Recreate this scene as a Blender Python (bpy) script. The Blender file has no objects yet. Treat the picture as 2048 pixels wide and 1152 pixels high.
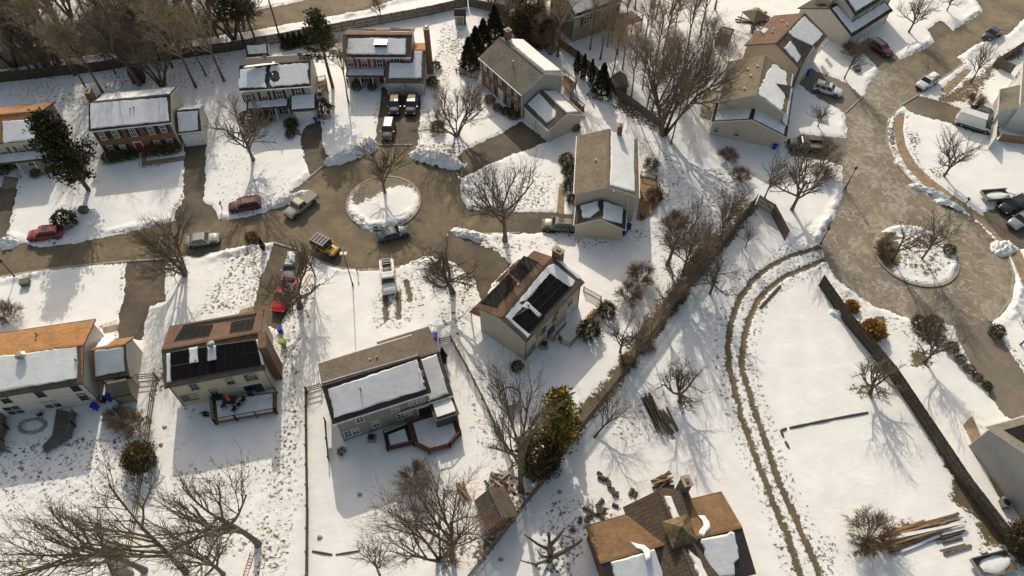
import bpy, bmesh, math, random
import numpy as np
from mathutils import Vector, Matrix
rnd = random.Random(11)
R = math.radians
scene = bpy.context.scene
COL = scene.collection
# ---------------------------------------------------------------- survey of the place: a photo point at height z -> metres
CF, CT, CH = 1400.0, R(37), 75.0
_s, _c = math.sin(CT), math.cos(CT)
def ray(px, py):
    X, Y = (px-1024)/CF, -(py-576)/CF
    return Vector((X, Y*_c+_s, Y*_s-_c))
def G(px, py, z=0.0):
    v = ray(px, py); t = (CH-z)/-v.z
    return Vector((v.x*t, v.y*t, z))
def PX(p):
    dz = p[2]-CH
    a = p[1]*_s-dz*_c; b = p[1]*_c+dz*_s
    return (1024+CF*p[0]/a, 576-CF*b/a)
def hgt(base, top):
    b = G(*base); best = (1e9, 0)
    for i in range(600):
        z = i*.05; q = PX((b.x, b.y, z)); d = (q[0]-top[0])**2+(q[1]-top[1])**2
        if d < best[0]: best = (d, z)
    return best[1]
# ---------------------------------------------------------------- tags
def tag(o, label=None, cat=None, group=None, kind=None):
    if label: o['label'] = label
    if cat: o['category'] = cat
    if group: o['group'] = group
    if kind: o['kind'] = kind
    return o
def thing(name, label, cat, loc=(0, 0, 0), rz=0.0, group=None):
    o = bpy.data.objects.new(name, None); COL.objects.link(o)
    o.empty_display_size = .3
    o.location = loc; o.rotation_euler = (0, 0, rz)
    return tag(o, label, cat, group)
def copy_tree(o, parent=None):
    c = o.copy(); COL.objects.link(c)
    if parent is not None: c.parent = parent
    for ch in list(o.children): copy_tree(ch, c)
    return c
# ---------------------------------------------------------------- mesh collector
class MB:
    def __init__(s): s.v = []; s.f = []; s.m = []
    def add(s, vs, fs, m=0):
        n = len(s.v); s.v += [tuple(p) for p in vs]
        for f in fs: s.f.append([i+n for i in f]); s.m.append(m)
        return s
    def box(s, c, size, rz=0., m=0, up=None):
        x, y, z = (q/2 for q in size); cs, sn = math.cos(rz), math.sin(rz)
        vs = [(c[0]+a*x*cs-b*y*sn, c[1]+a*x*sn+b*y*cs, c[2]+d*z) for d in (-1, 1) for a, b in ((-1, -1), (1, -1), (1, 1), (-1, 1))]
        return s.add(vs, [(3, 2, 1, 0), (4, 5, 6, 7), (0, 1, 5, 4), (1, 2, 6, 5), (2, 3, 7, 6), (3, 0, 4, 7)], m)
    def prism(s, poly, z0, z1, m=0, mt=None):
        n = len(poly)
        a = sum(poly[i][0]*poly[(i+1) % n][1]-poly[(i+1) % n][0]*poly[i][1] for i in range(n))
        if a < 0: poly = poly[::-1]
        vs = [(p[0], p[1], z0) for p in poly]+[(p[0], p[1], z1) for p in poly]
        s.add(vs, [tuple(range(n-1, -1, -1))]+[(i, (i+1) % n, (i+1) % n+n, i+n) for i in range(n)], m)
        s.f.append([len(s.v)-n+i for i in range(n)]); s.m.append(m if mt is None else mt)
        return s
    def tube(s, pts, rad, n=5, m=0, cap=True):
        rings = []
        for i, p in enumerate(pts):
            p = Vector(p)
            d = (Vector(pts[min(i+1, len(pts)-1)])-Vector(pts[max(i-1, 0)])).normalized()
            a = d.orthogonal().normalized() if abs(d.z) > .99 else Vector((0, 0, 1)).cross(d).normalized()
            b = d.cross(a); r = rad[i] if hasattr(rad, '__len__') else rad
            rings.append([p+(a*math.cos(2*math.pi*k/n)+b*math.sin(2*math.pi*k/n))*r for k in range(n)])
        vs = [q for g in rings for q in g]; fs = []
        for i in range(len(pts)-1):
            for k in range(n): fs.append((i*n+k, i*n+(k+1) % n, (i+1)*n+(k+1) % n, (i+1)*n+k))
        if cap: fs += [tuple(range(n-1, -1, -1)), tuple((len(pts)-1)*n+k for k in range(n))]
        return s.add(vs, fs, m)
    def beam(s, p, q, w, h, m=0):
        p, q = Vector(p), Vector(q); d = (q-p).normalized()
        a = Vector((0, 0, 1)).cross(d)
        a = a.normalized() if a.length > 1e-3 else Vector((1, 0, 0))
        b = d.cross(a)
        vs = [e+a*i*w/2+b*j*h/2 for e in (p, q) for i, j in ((-1, -1), (1, -1), (1, 1), (-1, 1))]
        return s.add(vs, [(3, 2, 1, 0), (4, 5, 6, 7), (0, 1, 5, 4), (1, 2, 6, 5), (2, 3, 7, 6), (3, 0, 4, 7)], m)
    def blob(s, c, r, n=10, k=6, amp=.15, m=0, seed=0):
        q = random.Random(seed); vs = []; fs = []
        for j in range(k+1):
            t = math.pi*j/k
            for i in range(n):
                f = 2*math.pi*i/n; a = 1+q.uniform(-amp, amp) if 0 < j < k else 1
                vs.append((c[0]+r[0]*a*math.sin(t)*math.cos(f), c[1]+r[1]*a*math.sin(t)*math.sin(f), c[2]+r[2]*a*math.cos(t)))
        for j in range(k):
            for i in range(n): fs.append((j*n+i, (j+1)*n+i, (j+1)*n+(i+1) % n, j*n+(i+1) % n))
        return s.add(vs, fs, m)
    def mesh(s, name, mats, smooth=False):
        me = bpy.data.meshes.new(name)
        me.from_pydata(s.v, [], s.f)
        for m in (mats if isinstance(mats, (list, tuple)) else [mats]): me.materials.append(m)
        if any(s.m): me.polygons.foreach_set('material_index', s.m)
        if smooth: me.polygons.foreach_set('use_smooth', [True]*len(s.f))
        me.update()
        return me
    def build(s, name, mats, parent=None, smooth=False, off=None):
        if off is not None: s.v = [(x-off[0], y-off[1], z-off[2]) for x, y, z in s.v]
        o = bpy.data.objects.new(name, s.mesh(name, mats, smooth)); COL.objects.link(o)
        if parent is not None: o.parent = parent
        return o
def meshobj(name, me, parent=None, loc=(0, 0, 0), rz=0.):
    o = bpy.data.objects.new(name, me); COL.objects.link(o); o.location = loc; o.rotation_euler = (0, 0, rz)
    if parent is not None: o.parent = parent
    return o
# ---------------------------------------------------------------- materials
def lin(h):
    return tuple(((int(h[i:i+2], 16)/255+.055)/1.055)**2.4 if int(h[i:i+2], 16) > 10 else int(h[i:i+2], 16)/255/12.92 for i in (0, 2, 4))
def newmat(name):
    m = bpy.data.materials.new(name); m.use_nodes = True
    nt = m.node_tree; b = nt.nodes['Principled BSDF']
    return m, nt, b
def N(nt, t, **k):
    n = nt.nodes.new(t)
    for a, v in k.items():
        if a.startswith('i_'):
            key = a[2:]; n.inputs[int(key) if key.isdigit() else key.replace('_', ' ')].default_value = v
        else: setattr(n, a, v)
    return n
def mixc(nt, fac, a, b, bt='MIX'):
    n = nt.nodes.new('ShaderNodeMix'); n.data_type = 'RGBA'; n.blend_type = bt
    for sock, v in ((n.inputs[0], fac), (n.inputs[6], a), (n.inputs[7], b)):
        if hasattr(v, 'links'): nt.links.new(v, sock)
        elif isinstance(v, (tuple, list)): sock.default_value = (*v[:3], 1)
        else: sock.default_value = v
    return n.outputs[2]
def mth(nt, op, a, b=None, c=None, clamp=False):
    n = nt.nodes.new('ShaderNodeMath'); n.operation = op; n.use_clamp = clamp
    for i, v in enumerate((a, b, c)):
        if v is None: continue
        if hasattr(v, 'links'): nt.links.new(v, n.inputs[i])
        else: n.inputs[i].default_value = v
    return n.outputs[0]
def ramp(nt, v, lo, hi):
    n = nt.nodes.new('ShaderNodeMapRange'); n.interpolation_type = 'SMOOTHSTEP'
    nt.links.new(v, n.inputs[0]); n.inputs[1].default_value = lo; n.inputs[2].default_value = hi
    return n.outputs[0]
def noise(nt, co, scale, detail=3, rough=.6, out=0):
    n = N(nt, 'ShaderNodeTexNoise'); n.inputs['Scale'].default_value = scale; n.inputs['Detail'].default_value = detail; n.inputs['Roughness'].default_value = rough
    nt.links.new(co, n.inputs['Vector']); return n.outputs[out]
def coords(nt, scale=None):
    t = N(nt, 'ShaderNodeTexCoord').outputs['Object']
    if scale is not None:
        mp = N(nt, 'ShaderNodeMapping'); mp.inputs['Scale'].default_value = scale; nt.links.new(t, mp.inputs[0]); t = mp.outputs[0]
    return t
def bump(nt, b, h, strength=.5, dist=.05):
    n = N(nt, 'ShaderNodeBump'); n.inputs['Strength'].default_value = strength; n.inputs['Distance'].default_value = dist
    nt.links.new(h, n.inputs['Height']); nt.links.new(n.outputs[0], b.inputs['Normal'])
def pm(name, c, var=.35, scale=1.2, rough=.8, metal=0., stretch=None, bmp=.3, bdist=.02, tint=None, coat=0., lines=None):
    """weathered paint / wood / bark: base colour, blotches at two sizes, fine grain, optional board lines (axis, period)"""
    m, nt, b = newmat(name); co = coords(nt, stretch)
    n1 = noise(nt, co, scale, 4); n2 = noise(nt, co, scale*9, 3)
    dark = tuple(x*(1-var) for x in c); lite = tuple(min(1, x*(1+var*.8)) for x in (tint or c))
    col = mixc(nt, ramp(nt, n1, .3, .7), dark, lite)
    col = mixc(nt, ramp(nt, n2, .35, .75), col, mixc(nt, .5, col, tuple(x*.6 for x in c)))
    h = n2
    if lines:
        sp = N(nt, 'ShaderNodeSeparateXYZ'); nt.links.new(N(nt, 'ShaderNodeTexCoord').outputs['Object'], sp.inputs[0])
        if lines[0] == 'XY': v = mth(nt, 'ADD', sp.outputs[0], sp.outputs[1])
        else: v = sp.outputs['XYZ'.index(lines[0])]
        fr = mth(nt, 'FRACT', mth(nt, 'DIVIDE', v, lines[1]))
        g = ramp(nt, fr, 0., .22)
        col = mixc(nt, g, mixc(nt, .55, col, tuple(x*.35 for x in c)), col)
        h = mth(nt, 'ADD', mth(nt, 'MULTIPLY', g, 1.5), n2)
    nt.links.new(col, b.inputs['Base Color']); b.inputs['Roughness'].default_value = rough; b.inputs['Metallic'].default_value = metal
    b.inputs['Coat Weight'].default_value = coat
    if bmp: bump(nt, b, h, bmp, bdist)
    return m
def roofmat(name, c, tint=None):
    m, nt, b = newmat(name); co = coords(nt)
    n1 = noise(nt, co, .5, 4); n2 = noise(nt, co, 7, 3); v = N(nt, 'ShaderNodeTexVoronoi'); v.inputs['Scale'].default_value = 3.2
    nt.links.new(coords(nt, (1, 1, 2)), v.inputs['Vector'])
    col = mixc(nt, ramp(nt, n1, .3, .7), tuple(x*.75 for x in c), tint or tuple(x*1.25 for x in c))
    col = mixc(nt, ramp(nt, n2, .3, .75), col, mixc(nt, .5, col, tuple(x*.4 for x in c)))
    sp = N(nt, 'ShaderNodeSeparateColor'); nt.links.new(v.outputs['Color'], sp.inputs[0])
    col = mixc(nt, mth(nt, 'MULTIPLY', sp.outputs[0], .35), col, tuple(min(1, x*1.9) for x in c))
    sz = N(nt, 'ShaderNodeSeparateXYZ'); nt.links.new(coords(nt), sz.inputs[0])
    fr = ramp(nt, mth(nt, 'FRACT', mth(nt, 'MULTIPLY', sz.outputs[2], 14.)), 0, .3)
    col = mixc(nt, mth(nt, 'MULTIPLY', mth(nt, 'SUBTRACT', 1., fr), .45), col, tuple(x*.35 for x in c))
    nt.links.new(col, b.inputs['Base Color']); b.inputs['Roughness'].default_value = .9
    bump(nt, b, mth(nt, 'ADD', fr, n2), .4, .02)
    return m
def snowmat(name='roof_snow'):
    m, nt, b = newmat(name); co = coords(nt)
    n1 = noise(nt, co, .9, 4); n2 = noise(nt, coords(nt, (1.2, 5, 5)), .8, 3)
    col = mixc(nt, ramp(nt, n1, .3, .75), (.72, .725, .73), (.86, .855, .845))
    col = mixc(nt, mth(nt, 'MULTIPLY', ramp(nt, n2, .5, .8), .35), col, (.6, .61, .62))
    nt.links.new(col, b.inputs['Base Color']); b.inputs['Roughness'].default_value = .75
    bump(nt, b, mth(nt, 'ADD', n1, mth(nt, 'MULTIPLY', n2, .5)), .35, .08)
    return m
def brickmat(name, c):
    m, nt, b = newmat(name); sp = N(nt, 'ShaderNodeSeparateXYZ'); nt.links.new(coords(nt), sp.inputs[0])
    cb = N(nt, 'ShaderNodeCombineXYZ'); nt.links.new(mth(nt, 'ADD', sp.outputs[0], sp.outputs[1]), cb.inputs[0]); nt.links.new(sp.outputs[2], cb.inputs[1])
    t = N(nt, 'ShaderNodeTexBrick'); t.inputs['Scale'].default_value = 2.2; nt.links.new(cb.outputs[0], t.inputs['Vector'])
    t.inputs['Color1'].default_value = (*c, 1); t.inputs['Color2'].default_value = (*[x*.6 for x in c], 1); t.inputs['Mortar'].default_value = (.3, .26, .2, 1); t.inputs['Mortar Size'].default_value = .012
    col = mixc(nt, ramp(nt, noise(nt, coords(nt), 1.3, 4), .3, .7), mixc(nt, .35, t.outputs['Color'], (.05, .03, .02)), t.outputs['Color'])
    nt.links.new(col, b.inputs['Base Color']); b.inputs['Roughness'].default_value = .9
    bump(nt, b, t.outputs['Fac'], .3, .02)
    return m
def flat(name, c, rough=.5, metal=0., coat=0., spec=.5):
    m, nt, b = newmat(name); co = coords(nt)
    col = mixc(nt, noise(nt, co, 3., 3), tuple(x*.8 for x in c), tuple(min(1, x*1.15) for x in c))
    nt.links.new(col, b.inputs['Base Color']); b.inputs['Roughness'].default_value = rough
    b.inputs['Metallic'].default_value = metal; b.inputs['Coat Weight'].default_value = coat; b.inputs['Specular IOR Level'].default_value = spec
    return m
MAT = {}
def C(key, fn, *a, **k):
    if key not in MAT: MAT[key] = fn(key, *a, **k)
    return MAT[key]
SNOW = snowmat()
WHITE = pm('white_trim', (.72, .71, .68), .12, 2., .6, bmp=0)
DARKTRIM = pm('dark_trim', (.05, .045, .04), .3, 2., .6, bmp=0)
GLASS = flat('window_glass', (.035, .04, .045), .12, spec=.8)
SHUT_K = flat('black_shutter', (.022, .02, .02), .6)
SHUT_R = flat('red_shutter', (.2, .02, .025), .6)
SHUT_B = flat('brown_shutter', (.12, .085, .05), .6)
BARK = pm('bark', (.115, .09, .066), .45, 3., .95, stretch=(3, 3, .6), bmp=.6)
TWIG = pm('twigs', (.17, .13, .09), .3, 2., .95, bmp=0)
TWIG_R = pm('russet_twigs', (.17, .105, .06), .3, 2., .95, bmp=0)
BARK_G = pm('grey_bark', (.15, .125, .1), .4, 3., .95, stretch=(3, 3, .6), bmp=.6)
WOODG = pm('weathered_wood', (.17, .135, .1), .45, 2.5, .9, lines=('XY', .16), bmp=.5)
WOODD = pm('dark_boards', (.075, .058, .042), .5, 2.5, .9, lines=('XY', .17), bmp=.5)
DECKB = pm('brown_deck_boards', (.16, .09, .05), .4, 2., .8, lines=('X', .15))
DECKG = pm('grey_deck_boards', (.12, .1, .085), .35, 2., .85, lines=('XY', .15))
DECKR = pm('red_deck_stain', (.17, .05, .03), .4, 2., .8)
LUMBER = pm('lumber', (.32, .2, .1), .5, 2., .85, stretch=(1, 4, 4))
STONE = pm('stone', (.36, .31, .24), .4, 3., .9, bmp=.6)
CONC = pm('concrete', (.36, .31, .235), .25, 1.5, .9)
SOLAR = flat('solar_panel', (.010, .0095, .011), .6, spec=.06)
SOLARL = flat('solar_rail', (.12, .12, .13), .4, .6)
METAL = flat('galvanised_metal', (.3, .3, .3), .45, .7)
BLACK = flat('black_plastic', (.015, .015, .016), .5)
BLUEBIN = flat('blue_bin_plastic', (.015, .03, .4), .45)
GREYBIN = flat('grey_bin_plastic', (.08, .08, .085), .5)
# ---------------------------------------------------------------- ground: one sheet, its faces sorted into snow, road, driveways, paths
NT_ = {}
def vnoise(x, y, s, seed=0):
    if seed not in NT_: NT_[seed] = np.random.RandomState(seed).rand(256, 256)
    t = NT_[seed]
    X, Y = x/s+1000.37, y/s+1000.71
    xi, yi = np.floor(X).astype(int), np.floor(Y).astype(int); fx, fy = X-xi, Y-yi
    fx = fx*fx*(3-2*fx); fy = fy*fy*(3-2*fy); g = lambda a, b: t[a & 255, b & 255]
    return (g(xi, yi)*(1-fx)+g(xi+1, yi)*fx)*(1-fy)+(g(xi, yi+1)*(1-fx)+g(xi+1, yi+1)*fx)*fy
def fbm(x, y, s, seed=0, o=4):
    r = 0; a = 1; t = 0
    for i in range(o): r = r+a*vnoise(x, y, s/2**i, seed+i); t += a; a *= .55
    return r/t
def W2(pts): return np.array([tuple(G(*p))[:2] for p in pts])
def sdist(poly, x, y, pad=4.):
    """signed distance to polygon (negative inside), 99 far away"""
    out = np.full(x.shape, 99.); lo, hi = poly.min(0)-pad, poly.max(0)+pad
    k = np.where((x > lo[0]) & (x < hi[0]) & (y > lo[1]) & (y < hi[1]))[0]
    X, Y = x[k], y[k]; d = np.full(X.shape, 1e9); ins = np.zeros(X.shape, bool)
    for i in range(len(poly)):
        a, b = poly[i], poly[(i+1) % len(poly)]; e = b-a; L = e@e
        if L < 1e-9: continue
        t = np.clip(((X-a[0])*e[0]+(Y-a[1])*e[1])/L, 0, 1)
        d = np.minimum(d, np.hypot(X-a[0]-t*e[0], Y-a[1]-t*e[1]))
        c = (a[1] > Y) != (b[1] > Y)
        with np.errstate(divide='ignore', invalid='ignore'):
            ins ^= c & (X < (b[0]-a[0])*(Y-a[1])/(b[1]-a[1])+a[0])
    out[k] = np.where(ins, -d, d); return out
def ldist(line, x, y, pad=4.):
    out = np.full(x.shape, 99.); lo, hi = line.min(0)-pad, line.max(0)+pad
    k = np.where((x > lo[0]) & (x < hi[0]) & (y > lo[1]) & (y < hi[1]))[0]
    X, Y = x[k], y[k]; d = np.full(X.shape, 1e9)
    for a, b in zip(line[:-1], line[1:]):
        e = b-a; t = np.clip(((X-a[0])*e[0]+(Y-a[1])*e[1])/max(e@e, 1e-9), 0, 1)
        d = np.minimum(d, np.hypot(X-a[0]-t*e[0], Y-a[1]-t*e[1]))
    out[k] = d; return out
ROADS = [
 [(-260,510),(-120,490),(0,480),(50,490),(80,496),(160,484),(233,470),(290,456),(353,440),(430,437),(467,439),(530,426),(542,416),(587,380),(607,366),(660,322),(700,300),(753,290),(827,290),(870,318),(905,335),(922,360),(923,392),(935,420),(1005,420),(1005,465),(967,467),(908,455),(893,470),(860,508),(800,533),(763,538),(720,540),(677,535),(633,519),(600,500),(547,484),(500,490),(437,502),(400,514),(367,513),(333,518),(250,523),(190,528),(83,541),(0,554),(-260,590)],
 [(-120,128),(0,102),(283,62),(530,17),(613,0),(760,-30),(960,-30),(790,0),(733,20),(500,62),(283,95),(0,140),(-120,165)],
 [(1953,0),(1930,-20),(2120,-40),(2300,-40),(2200,20),(2048,38),(2019,67),(1956,87),(1916,113),(1926,127),(1836,190),(1803,210),(1776,240),(1771,283),(1786,320),(1836,377),(1869,397),(1919,420),(1949,437),(1986,477),(2019,510),(2029,567),(2013,617),(1979,643),(1940,652),(1903,650),(1823,640),(1736,607),(1676,563),(1652,523),(1643,490),(1646,463),(1666,440),(1683,400),(1686,357),(1684,333),(1691,300),(1696,277),(1689,240),(1690,225),(1726,193),(1736,167),(1759,143),(1803,117),(1846,100),(1869,83),(1923,50),(1966,23)],
]
DRIVES = [
 [(900,327),(927,302),(996,270),(1043,243),(1097,283),(1047,302),(1023,310),(977,328),(922,356)],
 [(1000,423),(1063,423),(1085,424),(1155,428),(1155,466),(1085,466),(967,467),(975,440)],
 [(850,510),(905,460),(950,485),(1000,505),(1020,530),(985,570),(965,610),(950,560),(905,525)],
 [(547,482),(605,498),(614,520),(593,567),(580,613),(560,660),(520,650),(507,620),(513,583),(537,517)],
 [(250,520),(333,515),(331,560),(330,602),(300,612),(290,640),(287,680),(236,680),(236,655),(243,612),(252,560)],
 [(370,285),(413,285),(409,384),(410,402),(433,422),(440,440),(345,440),(353,417),(370,393),(368,340)],
 [(603,262),(620,248),(641,240),(645,290),(662,318),(620,352),(608,317),(600,277)],
 [(763,175),(843,185),(836,292),(750,292)],
 [(0,375),(35,378),(14,473),(20,485),(-10,485),(-60,490),(-40,380)],
 [(1690,225),(1726,193),(1690,165),(1620,135),(1590,160),(1612,180),(1650,205)],
 [(1696,275),(1690,335),(1640,318),(1580,312),(1575,285),(1600,268),(1645,272)],
 [(1759,145),(1800,118),(1770,95),(1735,75),(1715,95),(1745,125)],
 [(1869,85),(1905,60),(1880,40),(1855,60)],
 [(1836,190),(1912,213),(1998,245),(2000,275),(1960,268),(1915,252),(1820,225),(1803,210)],
 [(1965,428),(1990,415),(2010,398),(2048,390),(2140,390),(2140,500),(2048,500),(2030,495),(1995,470)],
 [(1903,645),(1982,640),(2048,750),(2120,850),(2048,850),(2010,832),(1985,800),(1925,700)],
]
PATHS = [
 [(1791,232),(1810,225),(1806,260),(1812,292),(1830,325),(1860,355),(1910,393),(1955,425),(1995,450),(2040,500),(2070,560),(2048,575),(2020,508),(1985,470),(1945,432),(1895,404),(1845,368),(1812,335),(1795,298),(1789,262)],
 [(1880,180),(1930,137),(1945,140),(1895,190)],
 [(282,306),(292,306),(294,321),(370,311),(372,321),(284,333)],
 [(763,183),(778,186),(765,275),(752,277)],
 [(1118,373),(1131,370),(1128,428),(1113,428)],
 [(205,655),(236,648),(236,662),(207,668)],
 [(470,645),(480,620),(507,612),(510,640)],
 [(8,352),(38,355),(30,385),(0,384)],
 [(1925,850),(1945,830),(1975,905),(2012,985),(2000,1000),(1962,920)],
 [(570,240),(600,262),(604,275),(575,255)],
]
BARE = [  # polygon, how bare 0..1
 ([(700,398),(712,374),(745,356),(775,352),(808,360),(832,376),(836,388),(822,378),(800,372),(778,378),(760,392),(742,400),(726,408),(712,410)], .95),
 ([(1872,905),(1890,930),(1912,955),(1903,1005),(1950,1035),(1958,1100),(2005,1095),(2030,1130),(2048,1145),(2048,1110),(1950,985),(1900,930)], .95),
 ([(1858,205),(1905,180),(1925,165),(1985,130),(2015,100),(2048,90),(2048,110),(1995,140),(1960,185),(1930,208),(1890,206)], .78),
 ([(1775,255),(1793,232),(1792,300),(1815,345),(1790,322),(1773,285)], .62),
 ([(1808,262),(1830,265),(1850,290),(1835,300),(1850,330),(1900,350),(1880,365),(1820,320)], .42),
 ([(1157,812),(1175,795),(1215,765),(1260,690),(1330,605),(1400,500),(1480,430),(1508,400),(1520,420),(1420,530),(1345,625),(1240,770),(1165,865),(1130,880)], 1.0), ([(1225,770),(1250,690),(1320,600),(1400,490),(1490,395),(1512,408),(1400,548),(1340,628),(1245,765)], .62),
 ([(930,1120),(985,1040),(1000,1075),(985,1110),(950,1145)], .8),
 ([(905,1060),(940,1040),(960,1080),(940,1120),(900,1140),(885,1120)], .5),
 ([(955,985),(1000,930),(1050,975),(1075,985),(1010,1060),(985,1010)], .5),
 ([(1030,950),(1110,880),(1160,850),(1110,930),(1080,975)], .75),
 ([(925,345),(960,325),(1010,335),(1090,340),(1110,350),(1105,420),(1060,420),(1000,415),(940,400)], .30),
 ([(880,40),(930,60),(925,150),(885,165),(868,120)], .36),
 ([(660,325),(752,285),(760,300),(690,330),(672,345)], .25),
 ([(410,440),(460,505),(540,485),(530,560),(505,610),(420,640),(385,640),(450,540)], .34),
 ([(0,150),(480,95),(430,185),(330,180),(250,200),(150,240),(0,220)], .24),
 ([(0,60),(480,15),(500,60),(0,160)], .42),
 ([(1000,20),(1100,30),(1120,95),(1060,115),(1010,70)], .5),
 ([(1240,180),(1330,260),(1300,265),(1225,215)], .55),
 ([(1430,330),(1500,340),(1505,400),(1430,480),(1380,480),(1400,400)], .3),
 ([(1665,575),(1740,620),(1830,650),(1860,700),(1780,660),(1700,650)], .28),
 ([(1690,590),(1712,600),(1712,625),(1690,620)], .5),
 ([(1640,560),(1660,560),(1790,760),(1925,960),(2048,1130),(2048,1152),(2010,1110),(1775,745)], .42),
 ([(1720,1080),(1760,1060),(1800,1040),(1840,1050),(1800,1095),(1740,1112),(1700,1110)], .7),
 ([(1600,1050),(1680,1080),(1680,1152),(1650,1152)], .28),
 ([(855,530),(950,490),(955,580),(900,600),(870,580)], .32),
 ([(100,240),(140,290),(200,330),(210,360),(120,440),(95,440)], .22),
 ([(535,625),(605,640),(600,1000),(580,1152),(500,1152),(535,950),(570,800)], .33),
 ([(1100,1000),(1250,1000),(1230,1060),(1170,1080),(1150,1152),(1060,1152)], .34),
 ([(0,880),(300,860),(320,960),(250,1152),(0,1152)], .27), ([(560,560),(640,570),(620,650),(560,650)], .36), ([(880,480),(960,470),(1080,480),(1290,450),(1300,480),(1100,500),(960,520)], .28), ([(930,800),(960,800),(1010,940),(960,940)], .3),
 ([(1200,330),(1300,430),(1420,470),(1500,400),(1420,320),(1330,280),(1250,270)], .24), ([(340,930),(560,900),(560,1120),(330,1120)], .25), ([(640,320),(770,290),(700,340),(655,350)], .42), ([(840,290),(960,280),(1000,300),(900,325),(850,320)], .38),
 ([(955,560),(900,520),(880,560),(870,640),(930,700),(940,620)], .32), ([(410,300),(560,330),(610,370),(560,410),(440,420)], .2), ([(1180,860),(1250,800),(1330,760),(1380,840),(1300,900)], .22), ([(860,560),(815,545),(830,610),(850,640)], .35),
 ([(320,720),(330,745),(330,790),(300,800),(303,750)], .5),
 ([(1750,470),(1790,465),(1800,520),(1780,545),(1755,520)], 1.1),
 ([(1790,465),(1900,475),(1920,530),(1860,560),(1790,530)], .46),
 ([(1815,630),(1900,650),(1890,700),(1830,680)], .5),
 ([(1820,700),(1850,705),(1870,725),(1855,740),(1825,735)], .8),
 ([(1700,775),(1745,760),(1755,790),(1720,800)], .75),
 ([(0,470),(20,470),(25,500),(0,510)], .2),
 ([(170,500),(260,500),(250,530),(180,530)], .3),
]
FOOT = [ [(545,650),(620,640),(600,800),(560,1000),(500,1152),(560,1152),(612,1000),(612,780)],
 [(340,800),(400,790),(420,850),(350,900)],[(330,950),(560,950),(550,1120),(330,1100)],
 [(420,510),(530,490),(510,600),(420,640)],[(1040,480),(1300,430),(1290,480),(1150,500),(1050,500)],
 [(1100,990),(1250,1000),(1240,1060),(1080,1100)],[(1250,560),(1300,420),(1480,420),(1400,500),(1320,590)],[(0,880),(300,880),(320,1152),(0,1152)] ]
RUTS = [[(1650,497),(1617,502),(1577,513),(1533,537),(1503,563),(1480,597),(1463,637),(1457,683),(1458,734),(1467,768),(1483,835),(1503,895),(1527,955),(1550,1015),(1573,1068),(1600,1152)],
 [(1650,520),(1610,537),(1570,553),(1537,577),(1513,603),(1497,640),(1487,683),(1483,734),(1493,768),(1513,835),(1533,891),(1550,948),(1577,1008),(1603,1068),(1640,1152)],
 [(770,592),(772,640)],[(796,588),(798,635)],[(812,565),(822,600)]]
ISLES = [((765,408), 71, 1.0), ((1832, 513), 0, 1.0)]
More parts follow.
